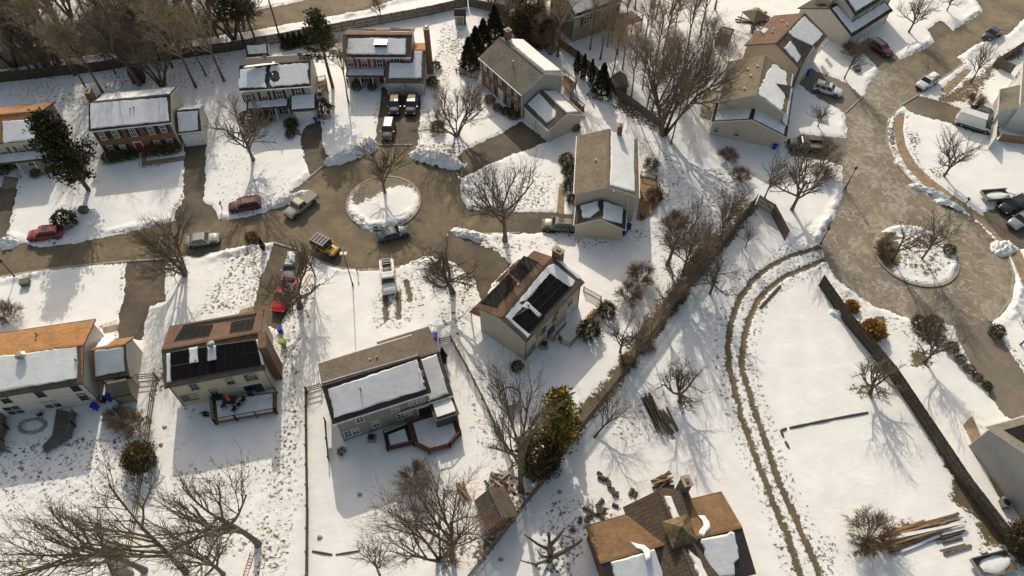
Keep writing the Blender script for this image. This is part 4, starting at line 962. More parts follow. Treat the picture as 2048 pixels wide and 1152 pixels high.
shed((908,30), (932,30), (909,22), None, 2.2, 'garden_shed', 'small dark shed with a tan door in the snow at the top', WOODD, RF_DB, False, ('F', (920,46), 1.3, C('tan_door', flat, (.3, .24, .17))), zr=3.0)
shed((950,1000), (978,1060), (1031,1021), (1003,1040), 2.1, 'garden_shed', 'wooden shed with dark roof leaning close to the diagonal fence', pm('ochre_boards', (.26, .17, .08), .4, 2., .9, lines=('XY', .2)), RF_DB, zr=3.5)
shed((222,795), (262,787), (228,762), None, 2.2, 'garden_shed', 'tan lean-to shed with peaked roof beside the orange roofed garage', SID_T, RF_G, zr=3.6)
shed((255,150), (282,147), (257,137), None, 2.1, 'garden_shed', 'dark shed under the bare trees by the long fence', WOODD, RF_DB, zr=2.9)
shed((1439,68), (1462,74), (1442,52), None, 2.2, 'garden_shed', 'small shed with snow capped roof beside the brown roofed house', SID_T, RF_K, True, zr=2.9, snowK=True)
shed((1226,150), (1232,175), (1250,146), None, 2.0, 'garden_shed', 'weathered shed behind the bare saplings near the inner fence', WOODG, RF_DB, zr=2.8)
shed((205,1100), (226,1152), (240,1100), None, 2.3, 'garden_shed', 'tan shed at the bottom left under bare trees', SID_T, RF_G, zr=3.3)
# ---------------------------------------------------------------- vehicles
def paint(name, c, rough=.3, metal=.0): return C(name, flat, c, rough, metal, .6)
TYRE = flat('tyre_rubber', (.02, .02, .02), .85); RIM = flat('alloy_rim', (.35, .35, .36), .35, .8); CGLASS = flat('car_glass', (.02, .024, .028), .08, spec=.9)
LAMP = flat('headlight_glass', (.6, .6, .58), .15); TAIL = flat('tail_light_glass', (.25, .01, .01), .25)
def loft(st, n=None):
    """stations: (x, z_bottom, z_top, half_width, crown) -> closed body skin"""
    m = MB(); rings = []
    for x, zb, zt, hw, cr in st:
        h = zt-zb
        half = [(0, zb), (hw*.86, zb), (hw*.98, zb+h*.16), (hw, zb+h*.5), (hw*.975, zb+h*.78), (hw*.9, zb+h*.95), (hw*.7, zt+cr*.5), (0, zt+cr)]
        ring = half+[(-y, z) for y, z in half[-2:0:-1]]
        rings.append([(x, y, z) for y, z in ring])
    k = len(rings[0]); m.add([p for r in rings for p in r], [])
    for i in range(len(rings)-1):
        for j in range(k): m.f.append([i*k+j, i*k+(j+1) % k, (i+1)*k+(j+1) % k, (i+1)*k+j]); m.m.append(0)
    m.f.append(list(range(k))[::-1]); m.m.append(0); m.f.append([(len(rings)-1)*k+j for j in range(k)]); m.m.append(0)
    return m
def frustum(m, x0, x1, hw, z0, X0, X1, HW, z1, mi=0):
    vs = [(x0, -hw, z0), (x1, -hw, z0), (x1, hw, z0), (x0, hw, z0), (X0, -HW, z1), (X1, -HW, z1), (X1, HW, z1), (X0, HW, z1)]
    m.add(vs, [(3, 2, 1, 0), (4, 5, 6, 7), (0, 1, 5, 4), (1, 2, 6, 5), (2, 3, 7, 6), (3, 0, 4, 7)], mi)
KIND = { # length, half width, wheel radius, stations fn, cabin (x0,x1,belt z, X0,X1,roof z)
 'suv': (4.7, .94, .36, [(-2.32,.5,.85,.78,0),(-2.25,.32,1.02,.9,.0),(-1.3,.26,1.04,.94,.0),(0,.24,1.02,.94,.0),(1.0,.26,1.03,.94,.02),(1.7,.28,.97,.92,.04),(2.2,.32,.86,.84,.03),(2.34,.45,.7,.7,0)], (-2.22,1.02,1.0,-1.98,.35,1.66)),
 'sedan': (4.6, .9, .33, [(-2.3,.45,.78,.72,0),(-2.2,.3,.92,.85,.02),(-1.4,.24,.95,.9,.03),(0,.22,.92,.9,.0),(.9,.24,.93,.9,.02),(1.7,.26,.85,.88,.04),(2.15,.3,.75,.8,.03),(2.3,.42,.62,.66,0)], (-1.75,1.0,.91,-1.05,.3,1.42)),
 'pickup': (5.5, .97, .39, [(-2.75,.5,.62,.9,0),(-2.7,.45,.66,.95,0),(-.6,.45,.66,.95,0),(-.55,.36,1.08,.97,.0),(1.1,.36,1.08,.97,.02),(1.9,.38,1.05,.96,.04),(2.5,.42,.95,.9,.03),(2.68,.5,.8,.78,0)], (-.5,1.2,1.06,-.35,.7,1.78)),
 'van': (5.9, 1.0, .36, [(-2.95,.5,1.1,.93,0),(-2.9,.38,1.2,1.,0),(0,.34,1.2,1.,.0),(1.7,.34,1.2,1.,.0),(2.3,.36,1.12,.96,.05),(2.8,.4,.95,.86,.04),(2.95,.5,.75,.7,0)], (-2.9,2.3,1.15,-2.85,1.35,2.45)),
 'jeep': (4.3, .88, .42, [(-2.1,.6,.95,.8,0),(-2.05,.5,1.1,.82,.0),(.3,.5,1.12,.82,.0),(.5,.5,1.12,.78,.02),(1.6,.55,1.08,.7,.03),(1.9,.6,1.0,.66,0)], (-2.02,.5,1.1,-1.98,.3,1.85)),
}
def make_car(kind, col, name, label, cat, group, roofcol=None, extras=()):
    L, hw, wr, st, cb = KIND[kind]; x0, x1, zb, X0, X1, zr = cb
    t = thing(name, label, cat, (0, 0, 0), 0, group)
    loft(st).build('body', col, t, smooth=True)
    tum = .8 if kind in ('suv', 'sedan', 'pickup') else .93
    HB, HT = hw*.93, hw*tum
    zg = zr-.1; f = (zg-zb)/(zr-zb); I = lambda a, b: a+(b-a)*f
    m = MB()
    if kind == 'van':
        frustum(m, x0, x1-.75, HB+.03, zb, X0, X1-.4, HT, zr-.05, 0); frustum(m, x1-.75, x1, HB, zb, X1-.4, X1, HT, zr-.06, 1)
        m.box((X0/2+X1/2-.1, 0, zr-.02), (X1-X0-.3, HT*1.75, .1)); m.box((.9, 0, .5), (.01, .01, .01))
        c = m.build('cabin', [col, CGLASS], t)
        s = MB()
        for q in (-1, 1): s.add([(x1-.9, q*(HB+.035), zb+.1), (x1-.25, q*(HB+.02), zb+.1), (x1-.75, q*(HT+.055), zr-.35), (x1-1.1, q*(HT+.06), zr-.35)], [(0, 1, 2, 3)])
        s.build('side_window', CGLASS, t)
        b = MB(); [b.box((-.3, q*1.0, .62), (4.6, .05, .16)) for q in (-1, 1)]; b.build('side_moulding', BLACK, t)
    else:
        frustum(m, x0, x1, HB, zb-.03, I(x0, X0), I(x1, X1), I(HB, HT), zg); m.build('cabin_glass', CGLASS, t)
        r = MB(); frustum(r, I(x0, X0)-.03, I(x1, X1)+.03, I(HB, HT)+.01, zg, X0+.08, X1-.08, HT-.06, zr)
        for q in (-1, 1):
            for a, b in ((x0, I(x0, X0)), (x1, I(x1, X1)), (x0*.35+x1*.65 if kind != 'pickup' else x0+.6, X0*.35+X1*.65 if kind != 'pickup' else X0+.5)) + (((x0*.72+x1*.28, X0*.72+X1*.28),) if kind in ('suv', 'jeep') else ()):
                r.beam((a, q*(HB+.005), zb-.03), (b, q*(I(HB, HT)+.005), zg+.02), .09, .06)
        rf = r.build('roof', BLACK if 'rack' in extras else (roofcol or col), t)
        sm = MB()
        for q in (-1, 1):
            for xx in (x1-.35, x0*.4+x1*.6-.25): sm.box((xx, q*(hw*.985), zb*.66), (.025, .05, zb*.5))
            sm.box((x0*.4+x1*.6, q*hw*.99, zb*.86), (.2, .04, .04))
        sm.box((st[-2][0]*.45+x1*.55, 0, zb+.03), (.02, hw*1.5, .02)); sm.build('door_seam', BLACK, t)
    for x in (L*.315, -L*.3):
        for q in (-1, 1):
            wh = MB().tube([(x, q*(hw-.26), wr), (x, q*(hw-.22), wr), (x, q*(hw-.02), wr), (x, q*(hw+.02), wr)], [wr*.9, wr, wr, wr*.9], 18).build('wheel', TYRE, t)
            MB().tube([(x, q*(hw+.0), wr), (x, q*(hw+.03), wr)], wr*.6, 14).build('rim', RIM, wh)
            MB().tube([(x, q*(hw*.8), wr+.04), (x, q*(hw-.005), wr+.04)], wr*1.18, 16).build('wheel_arch', BLACK, t)
    fz = st[-1][2]; 
    for q in (-1, 1):
        MB().box((st[-2][0]+.03, q*st[-2][3]*.78, fz+.02), (.18, .3, .13)).build('headlight', LAMP, t)
        MB().box((st[0][0]+.02, q*st[0][3]*.95, st[0][2]-.02), (.12, .2, .2)).build('tail_light', TAIL, t)
        MB().box((x1-.1, q*(hw+.1), zb+.04), (.16, .2, .13)).build('mirror', col if kind != 'van' else BLACK, t)
    MB().box((st[-1][0]+.0, 0, st[-1][1]+.02), (.1, hw*1.3, .16)).build('bumper', BLACK, t)
    if kind == 'pickup':
        b = MB()
        for q in (-1, 1): b.box((-1.67, q*.9, .86), (2.15, .1, .44))
        b.box((-2.7, 0, .86), (.09, 1.7, .44)); b.box((-.62, 0, .86), (.08, 1.7, .44)); b.build('bed_wall', col, t)
        MB().box((-1.67, 0, .69), (2.1, 1.72, .03)).build('bed_liner', BLACK if 'fullbed' not in extras else C('bed_cover_tan', flat, (.2, .17, .12)), t)
    if 'cover' in extras: MB().box((-1.67, 0, 1.1), (2.15, 1.8, .06)).build('bed_cover', C('bed_cover', flat, (.17, .155, .13), .6), t)
    if 'rails' in extras or kind == 'suv':
        b = MB(); [b.beam((X0+.15, q*(HT-.1), zr+.05), (X1-.2, q*(HT-.1), zr+.05), .05, .05) for q in (-1, 1)]; b.build('roof_rail', BLACK, t)
    if 'sunroof' in extras: MB().box((X1-.75, 0, zr+.004), (.75, HT*1.2, .012)).build('sunroof', CGLASS, t)
    if 'rack' in extras:
        b = MB()
        for q in (-1, 1): b.beam((X0, q*.75, zr+.18), (X1, q*.75, zr+.18), .06, .06)
        for i in range(9): xx = X0+.1+(X1-X0-.2)*i/8; b.beam((xx, -.75, zr+.17), (xx, .75, zr+.17), .07, .05, i % 2)
        b.build('roof_rack', [C('rack_white', flat, (.55, .5, .5)), C('rack_red', flat, (.1, .03, .05))], t)
        MB().tube([(-2.1, 0, .95), (-2.32, 0, .95)], .38, 16).build('spare_wheel', TYRE, t)
        b = MB(); b.box((1.0, 0, 1.13), (.75, .6, .02)); b.build('bonnet_decal', BLACK, t)
        for q in (-1, 1): MB().box((1.35, q*.82, .93), (.95, .3, .08)).build('fender', BLACK, t)
    if 'ladder' in extras:
        b = MB()
        for q in (-1, 1): b.beam((-2.6, q*.8, 1.75), (.6, q*.8, 1.9), .06, .06); [b.beam((xx, q*.8, .9), (xx, q*.8, 1.8), .06, .06) for xx in (-2.5, -.7)]
        for i in range(4): b.beam((-2.5+i*.85, -.8, 1.77), (-2.5+i*.85, .8, 1.77), .06, .06)
        b.build('ladder_rack', METAL, t); 
        for q in (-1, 1): MB().box((-1.65, q*.78, 1.2), (2.1, .38, .35)).build('tool_box', col, t)
    if 'snowroof' in extras:
        MB().blob((X0/2+X1/2-.15, 0, zr+.01), ((X1-X0)*.42, HT*.78, .09), 14, 6, .06).build('roof_snow', SNOW, t, smooth=True)
    return t
def park(t, rear, front, z=.8, dz=0.):
    a, b = G(*rear, z), G(*front, z); t.location = (*((a+b)/2).xy, dz); t.rotation_euler = (0, 0, math.atan2(b.y-a.y, b.x-a.x)); return t
PR = paint('red_paint', (.27, .012, .025)); PDR = paint('dark_red_paint', (.13, .012, .016)); PSG = paint('pale_green_paint', (.26, .29, .25)); PBE = paint('beige_paint', (.38, .34, .27), .35)
PYE = paint('yellow_paint', (.7, .36, .01)); PBL = paint('slate_blue_paint', (.03, .07, .11)); PWH = paint('white_paint', (.68, .68, .66)); PBR = paint('bright_red_paint', (.55, .012, .015))
PDG = paint('dark_green_paint', (.02, .026, .024)); PNV = paint('dark_navy_paint', (.015, .022, .033)); POL = paint('olive_grey_paint', (.13, .13, .09)); PBK = paint('black_paint', (.012, .012, .014)); PGO = paint('bronze_paint', (.09, .075, .05)); PSI = paint('silver_paint', (.36, .37, .38), .3, .4); PGR = paint('slate_paint', (.07, .08, .085))
KG = 'vehicles parked along the kerb'; DG = 'vehicles parked on the driveways'
for kind, col, rear, front, label, grp, ex in (
 ('suv', PR, (121,463), (57,470), 'red crossover parked at the kerb beside the windrow of snow at the left edge', KG, ('sunroof',)),
 ('suv', PDR, (522,404), (456,414), 'dark red people carrier parked at the kerb above the pale sedan', KG, ()),
 ('sedan', PSG, (372,482), (436,473), 'pale green grey sedan parked at the lower kerb beside the many stemmed bare tree', KG, ()),
 ('pickup', PBE, (624,391), (577,428), 'beige pickup truck with covered bed entering the turning circle', KG, ('cover',)),
 ('jeep', PYE, (626,481), (679,508), 'yellow off-roader with striped roof rack on the turning circle', KG, ('rack',)),
 ('sedan', PBL, (757,473), (814,458), 'dark slate blue sedan parked against the round snowy island', KG, ()),
 ('pickup', PWH, (773,522), (780,590), 'white utility pickup with ladder rack on the snow below the turning circle', 'vehicles parked on snow', ('ladder',)),
 ('suv', PSI, (588,510), (576,556), 'silver white car at the top of the driveway above the red pickup', DG, ('snowroof',)),
 ('pickup', PBR, (577,566), (557,613), 'bright red pickup truck on the driveway beside the solar roofed house', DG, ()),
 ('suv', PDG, (791,188), (787,229), 'dark green car nearest the left garage door of the house with red shutters', DG, ()),
 ('suv', PNV, (826,191), (820,226), 'dark blue car in front of the right garage door of the house with red shutters', DG, ()),
 ('suv', PGO, (780,237), (772,279), 'bronze car lowest of the three on the top driveway', DG, ()),
 ('suv', POL, (1149,451), (1085,446), 'olive grey estate car on the driveway of the tan roofed house', DG, ('sunroof',)),
 ('suv', PWH, (1632,170), (1681,184), 'white car with dark roof bars on the driveway beside the brown roofed house', DG, ('sunroof',)),
 ('pickup', PDG, (1638,291), (1583,286), 'dark green pickup on the shaded driveway beside the beige house', DG, ('fullbed',)),
 ('suv', PWH, (1877,149), (1834,176), 'white car parked alone at the kerb of the eastern street', KG, ('snowroof',)),
 ('van', PWH, (1914,235), (1988,258), 'tall white panel van on the driveway of the white house', DG, ()),
 ('sedan', PGR, (1948,217), (1993,233), 'grey car half hidden behind the white panel van', DG, ()),
 ('sedan', PNV, (2004,54), (1969,77), 'dark navy sedan at the kerb at the top right', KG, ()),
 ('suv', PDR, (1745,84), (1779,106), 'dark maroon car on the shaded driveway behind a bare tree at the top right', DG, ()),
 ('suv', PBK, (2052,398), (2004,420), 'black car parked on the driveway at the right edge', DG, ()),
 ('suv', PSI, (2068,425), (2022,452), 'silver car beside the black one at the right edge', DG, ()),
):
    nm = {'suv': 'parked_car', 'sedan': 'parked_car', 'pickup': 'pickup_truck', 'van': 'panel_van', 'jeep': 'off_roader'}[kind]
    t = make_car(kind, col, nm, label, {'suv': 'car', 'sedan': 'car', 'pickup': 'pickup truck', 'van': 'van', 'jeep': 'off-roader'}[kind], grp, extras=ex)
    park(t, rear, front)
# flatbed trailer at the right edge and the cluttered utility trailer in the corner
def trailer(c, ang, L, W, name, label, snow):
    t = thing(name, label, 'trailer', c, ang)
    m = MB(); m.box((0, 0, .6), (L, W, .1)); m.build('bed', WOODG, t)
    for q in (-1, 1): MB().box((0, q*(W/2+.04), .85), (L, .06, .5)).build('side_rail', METAL, t)
    MB().box((-L/2-.04, 0, .85), (.06, W, .5)).build('tailgate', METAL, t)
    for q in (-1, 1):
        w_ = MB().tube([(0, q*(W/2+.1), .33), (0, q*(W/2+.3), .33)], .33, 14).build('wheel', TYRE, t); MB().tube([(0, q*(W/2+.3), .33), (0, q*(W/2+.32), .33)], .2, 12).build('rim', RIM, w_)
    m = MB(); m.beam((L/2, -W/3, .55), (L/2+1.1, 0, .5), .08, .08); m.beam((L/2, W/3, .55), (L/2+1.1, 0, .5), .08, .08); m.build('drawbar', METAL, t)
    if snow: MB().blob((.1, 0, .66), (L*.42, W*.42, .16), 14, 6, .15).build('snow_load', SNOW, t, smooth=True)
    return t
a, b = G(1962,392,.6), G(2022,392,.6); trailer(((a+b)/2).xy.to_3d(), math.atan2(b.y-a.y, b.x-a.x)+.1, 4.0, 1.9, 'utility_trailer', 'grey rail sided trailer with snow in its bed at the right edge', True)
a, b = G(1950,1140,.6), G(2025,1120,.6); trailer(((a+b)/2).xy.to_3d(), math.atan2(b.y-a.y, b.x-a.x), 4.2, 2.0, 'utility_trailer', 'dark trailer with snow inside at the lower right corner below the fence', True)
# ---------------------------------------------------------------- trees
class TreeBuf:
    def __init__(s): s.t = MB(); s.c = MB()
def rdir(d, ang, rr):
    a = d.orthogonal().normalized(); b = d.cross(a); f = rr.uniform(0, 2*math.pi)
    return (d*math.cos(ang)+(a*math.cos(f)+b*math.sin(f))*math.sin(ang)).normalized()
def limb(tb, p, d, L, r, lv, maxlv, rr, P):
    n = 5 if lv == 0 else 4 if lv <= 2 else 2
    pts = [p]; rad = [r]; q = p.copy(); dd = d.copy(); dirs = [d]
    r1 = r*(.5 if lv == 0 else .42)
    for i in range(n):
        w = P['wob'][min(lv, 3)]
        dd = (dd+Vector((rr.gauss(0, w), rr.gauss(0, w), rr.gauss(0, w)+P['up'][min(lv, 3)]))).normalized()
        q = q+dd*L/n; pts.append(q.copy()); rad.append(r+(r1-r)*(i+1)/n); dirs.append(dd.copy())
    if lv == 0: rad[0] = r*1.35
    sides = 9 if lv == 0 else 6 if lv == 1 else 4 if lv == 2 else 3
    (tb.t if lv == 0 else tb.c).tube(pts, rad, sides, cap=lv < 2)
    if lv >= maxlv: return
    k = P['kids'][lv]
    for i in range(k):
        f = P['from'][min(lv, 3)]+(1-P['from'][min(lv, 3)])*((i+rr.random())/k)
        x = f*n; j = min(n-1, int(x)); o = pts[j].lerp(pts[j+1], x-j)
        cd = rdir(dirs[j+1], P['ang'][min(lv, 3)]*rr.uniform(.65, 1.3), rr)
        if cd.z < -.25: cd.z *= -.3; cd.normalize()
        rf = rad[j]+(rad[j+1]-rad[j])*(x-j)
        limb(tb, o, cd, L*P['len'][min(lv, 3)]*rr.uniform(.7, 1.25)*(1.25-.55*f if lv < 2 else 1), max(P['rmin'], rf*P['rf'][min(lv, 3)]), lv+1, maxlv, rr, P)
def bare_proto(seed, H, r, trunk, P, stems=1, lean=0.):
    rr = random.Random(seed); tb = TreeBuf()
    for s in range(stems):
        a = 2*math.pi*s/max(1, stems)+rr.uniform(-.4, .4); sp = P.get('spread', 0)*(1 if stems > 1 else 0)*rr.uniform(.7, 1.3)
        d = Vector((math.cos(a)*sp+lean, math.sin(a)*sp, 1)).normalized()
        limb(tb, Vector((math.cos(a)*.12*(stems > 1), math.sin(a)*.12*(stems > 1), -.1)), d, trunk*rr.uniform(.85, 1.1), r*rr.uniform(.8, 1.1), 0, P['lv'], rr, P)
    mx = max(v[2] for v in tb.c.v); k = H/mx
    for b in (tb.t, tb.c): b.v = [(x*k, y*k, z*k) for x, y, z in b.v]
    return tb
BASE = dict(wob=(.05, .09, .12, .15), up=(.0, .10, .09, .06), kids=(7, 6, 6, 4), ang=(.62, .6, .6, .6), len=(.92, .55, .5, .5), rf=(.74, .7, .64, .75), rmin=.011, lv=4)
BASE['from'] = (.4, .25, .25, .2)
def PP(**k): d = dict(BASE); f = k.pop('frm', None); d.update(k); d['from'] = f or BASE['from']; return d
TWIG_W = pm('sunlit_twigs', (.34, .26, .175), .3, 2., .95, bmp=0)  # lighter twig copy: sun and snow bounce put into the colour
PROTO = {}
def proto(key, tb, bark, twig):
    PROTO[key] = (tb.t.mesh(key+'_trunk', bark, True), tb.c.mesh(key+'_crown', twig))
proto('oak_a', bare_proto(1, 10, .24, 5.6, PP(kids=(7, 6, 6, 4))), BARK, TWIG)
proto('oak_b', bare_proto(2, 10, .24, 5.4, PP(kids=(8, 6, 6, 4), ang=(.72, .62, .6, .6))), BARK_G, TWIG)
proto('vase_a', bare_proto(3, 10, .19, 5, PP(kids=(7, 6, 6, 5), spread=.38, ang=(.6, .65, .7, .7)), 4), BARK, TWIG)
proto('vase_b', bare_proto(4, 10, .16, 5, PP(kids=(6, 6, 6, 4), spread=.55, ang=(.6, .65, .7, .7)), 5), BARK_G, TWIG_R)
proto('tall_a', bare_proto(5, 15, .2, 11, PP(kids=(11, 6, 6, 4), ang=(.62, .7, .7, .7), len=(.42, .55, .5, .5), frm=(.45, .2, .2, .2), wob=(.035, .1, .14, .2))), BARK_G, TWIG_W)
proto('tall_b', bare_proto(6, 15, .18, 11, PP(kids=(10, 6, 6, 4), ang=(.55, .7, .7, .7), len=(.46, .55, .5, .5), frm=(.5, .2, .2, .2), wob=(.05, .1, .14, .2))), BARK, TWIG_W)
proto('small_a', bare_proto(7, 5, .11, 2.8, PP(kids=(9, 8, 7, 0), lv=3, rmin=.012, frm=(.4, .2, .2, .2))), BARK, TWIG)
proto('small_b', bare_proto(8, 5, .105, 2.6, PP(kids=(10, 8, 7, 0), lv=3, ang=(.9, .8, .8, .7), rmin=.012, frm=(.35, .2, .2, .2))), BARK_G, TWIG)
proto('gnarl', bare_proto(9, 6, .2, 2.6, PP(kids=(8, 6, 6, 4), wob=(.14, .2, .22, .25), ang=(1.05, .9, .85, .8), len=(1.15, .6, .5, .5), frm=(.5, .25, .2, .2))), BARK, TWIG)
proto('shrub', bare_proto(10, 3, .03, 1.5, PP(kids=(7, 7, 5, 0), lv=3, spread=.8, rmin=.011, ang=(.5, .6, .7, .7), up=(-.01, .0, .0, 0)), 14), BARK, TWIG_R)
proto('lean', bare_proto(12, 7, .2, 5.5, PP(kids=(7, 6, 6, 4), up=(-.02, .03, .03, .02), frm=(.35, .2, .2, .2)), 1, .9), BARK, TWIG)
PH = dict(oak_a=10, oak_b=10, vase_a=10, vase_b=10, tall_a=15, tall_b=15, small_a=5, small_b=5, gnarl=6, shrub=3, lean=7)
trng = random.Random(5)
def tree(px, py, key, H, label, cat='tree', name='bare_tree', group=None, rz=None, tilt=(0, 0), zb=0., w=1.0):
    p = G(px, py); k = H/PH[key]
    t = thing(name, label, cat, (p.x, p.y, zb), trng.uniform(0, 6.28) if rz is None else rz, group)
    t.rotation_euler = (tilt[0], tilt[1], t.rotation_euler.z); t.scale = (k*w, k*w, k)
    meshobj('trunk', PROTO[key][0], t); meshobj('crown', PROTO[key][1], t); return t
SPECIES = [
 (507,321,'small_b',8.2,'bare spreading tree in front of the pale house with the round roof patch'),
 (770,386,'small_b',7,'bare tree growing on the round island of the left turning circle'),
 (914,272,'vase_b',8.5,'low bare tree with wide branches on the lawn left of the diagonal brick house'),
 (1010,482,'oak_b',13.5,'tall bare tree between the olive car and the turning circle'),
 (905,586,'gnarl',8,'gnarled dark tree left of the central solar roofed house'),
 (371,550,'vase_a',9.8,'many stemmed russet tree at the lower kerb beside the pale sedan'),
 (600,616,'gnarl',8.6,'pruned tree with bent bare limbs beside the red pickup'),
 (630,553,'small_a',6.8,'slender bare tree beside the orange ladder and silver car'),
 (517,1088,'oak_b',24,'dark bare tree behind the reddish deck with its crown over the shaded snow'),
 (373,1145,'oak_a',26,'large leaning bare tree at the bottom left with long dark limbs'),
 (290,1141,'oak_b',24,'bare tree left of the large leaning one at the bottom left'),
 (447,1149,'small_b',12,'small many branched tree at the bottom beside the orange ladder'),
 (905,1118,'oak_a',24,'bare tree left of the wooden shed by the diagonal fence'),
 (880,1120,'vase_b',18,'pale twigged tree spreading over the yard of the grey green house'),
 (1042,982,'oak_b',22,'tall bare tree beside the green conifer clump at the fence junction'),
 (1360,804,'gnarl',6.8,'low bare tree beside the stacked timber'),
 (1334,531,'oak_b',11,'bare tree on the open snow right of the central house'),
 (1420,588,'small_b',6.5,'small bare tree just right of the diagonal fence near the ruts'),
 (1490,496,'small_a',5.0,'slim bare tree in the angle of the fences'),
 (1583,420,'small_b',8,'bare young tree in the snow by the eastern turning circle'),
 (1529,397,'small_a',6.2,'wide twiggy tree behind the short fence panel'),
 (1327,270,'vase_a',14.5,'largest bare tree standing between the tan roofed and beige houses'),
 (1341,289,'tall_b',10.5,'thin bare tree right beside the largest bare tree'),
 (1115,114,'tall_a',12.5,'tall trunk at the corner of the inner fence by the top house'),
 (1688,158,'small_a',6.2,'bare street tree on the verge beside the brown roofed house'),
 (1635,254,'small_b',4.4,'small bare tree on the snowy lawn beside the beige house'),
 (1643,335,'vase_b',4.8,'russet twiggy tree on the verge below the dark green pickup'),
 (1817,65,'small_b',5.6,'bare tree on the snowy lawn of the large pale house'),
 (1893,22,'small_b',5.0,'bare tree at the very top right lawn'),
 (1941,165,'small_a',6.4,'bare tree on the brown verge above the panel van'),
 (1887,353,'small_b',5.8,'bare tree on the snowy lawn below the panel van'),
 (1784,523,'oak_a',7.2,'dense bare tree at the left of the eastern island'),
 (1843,518,'small_a',7.5,'slender bare tree in the middle of the eastern island'),
 (1849,724,'small_b',6.5,'bare tree in a round bed below the eastern turning circle'),
 (1739,788,'gnarl',6.2,'bare tree at the end of the log border beside the long board fence'),
 (2040,690,'small_b',5.0,'bare tree at the right edge beside the lower driveway'),
 (697,206,'tall_b',9.5,'thin leaning tree on the lawn left of the house with red shutters'),
 (181,384,'small_a',6.0,'bare thin tree at the foot of the big dark conifer'),
 (1945,215,'shrub',2.6,'bare shrub on the brown verge behind the panel van'),
 (20,1180,'oak_a',21,'bare tree rising from the bottom left corner'),
 (760,1150,'small_a',9,'thin bare tree on the shaded snow right of the long yard fence'),
 (1300,235,'tall_a',11,'tall bare tree behind the inner fence left of the largest tree'),
 (1262,205,'tall_b',10,'thin bare tree behind the inner fence beside the weathered shed'),
 (1222,168,'tall_b',9,'bare sapling nearest the weathered shed'),
 (1185,60,'tall_a',9,'bare tree growing in front of the top house'),
 (1325,110,'tall_a',12,'tall bare tree in the snowy yard right of the top house'),
 (1368,130,'tall_b',12,'tall bare tree in the middle of the upper yard'),
 (1400,75,'tall_a',11,'bare tree in the upper yard left of the snow capped shed'),
 (1310,40,'tall_b',12,'bare tree behind the raised back deck'),
 (1430,20,'tall_a',10,'bare tree behind the snow capped shed at the top'),
 (1360,12,'tall_b',11,'bare tree at the very top right of the hillside house'),
 (765,50,'small_a',6,'leaning bare tree at the long fence above the red shuttered house'),
]
for s in SPECIES:
    gy = G(s[0], s[1]).y; f = min(1.45, .75+.0095*gy) if s[3] > 5 else 1.1
    tree(s[0], s[1], s[2], s[3]*f, s[4], w=.6 if s[3] > 15.5 else .8 if s[3] > 10 else .9)
t = tree(1187, 876, 'lean', 6.5, 'bare tree leaning out from the diagonal fence over the snow', rz=R(40))
# brush and saplings along the diagonal fence
for i, (x, y, k, H) in enumerate([(1268,722,'small_a',6.5),(1240,705,'small_b',6),(1296,690,'tall_b',7),(1322,640,'small_a',7.5),(1345,598,'small_b',6),(1385,555,'tall_a',7),(1405,520,'small_a',6.5),(1440,478,'small_a',6.5),(1455,440,'small_b',5.2),(1365,545,'small_b',7)]):
    tree(x, y, k, H*1.3, 'bare scrubby sapling in the brush along the diagonal fence', group='saplings along the diagonal fence', w=.8)
for (x, y, H) in [(1258,728,1.5),(1290,695,1.6),(1335,622,1.5),(1350,600,1.8),(1390,540,2.0),(1410,515,2.0),(1425,490,1.6)]:
    tree(x, y, 'shrub', H*.75, 'low brown tangle of brush against the diagonal fence', 'shrub', 'brush', 'brush along the diagonal fence', w=1.7)
# the wood along the top left road
wood = []
for p in [(393,176),(413,153),(449,163),(345,137),(281,171),(325,173),(206,186),(182,192),(150,152),(62,142),(92,137),(28,132),(122,128),(232,150),(262,142)]: wood.append((*p, trng.uniform(13, 18)))
for i in range(58):
    u = i/58; x = -60+560*((i*0.618) % 1); y = -20+125*((i*.37) % 1)-x*.07+12
    wood.append((x, y, trng.uniform(12, 18)))
for i in range(14): wood.append((-30+34*i+trng.uniform(-8, 8), 158-5.3*i+trng.uniform(-6, 4), trng.uniform(7.5, 12)))
for i, (x, y, H) in enumerate(wood):
    tree(x, y, ('tall_a', 'tall_b', 'oak_b', 'vase_a')[(0, 1, 0, 1, 2, 3)[i % 6]], H, 'bare brown tree among the dense wood along the upper left road', group='bare trees of the roadside wood')
for i, (x, y, H) in enumerate([(1000,-8,8),(1030,10,8),(1060,30,9),(1085,60,9),(1010,35,7),(1045,70,7),(1080,5,9),(1075,95,7),(985,15,7),(1120,-20,10),(1225,-20,10),(1280,-15,10),(1010,70,6),(1095,85,8),(990,-20,9),(1020,60,8),(1045,20,9),(1070,35,9),(1100,110,7),(1110,60,9),(1060,-15,10)]):
    tree(x, y, 'tall_b' if i % 2 else 'vase_b', H, 'bare brown sapling in the thicket left of the top house', group='saplings of the upper thicket')
for i, (x, y) in enumerate([(1200,120),(1215,95),(1245,140),(1285,180),(1345,180),(1250,60),(1290,85),(1400,150),(1420,110),(1350,70),(1270,20),(1330,160),(1180,100),(1210,50),(1235,110),(1265,120),(1310,130),(1385,40),(1340,30),(1410,170),(1390,200),(1360,220),(1290,230),(1430,140),(1225,20),(1300,70)]):
    tree(x, y, 'tall_b' if i % 2 else 'tall_a', trng.uniform(8.5, 13.5), 'thin bare sapling in the upper yards behind the inner fence', group='saplings of the upper yards')
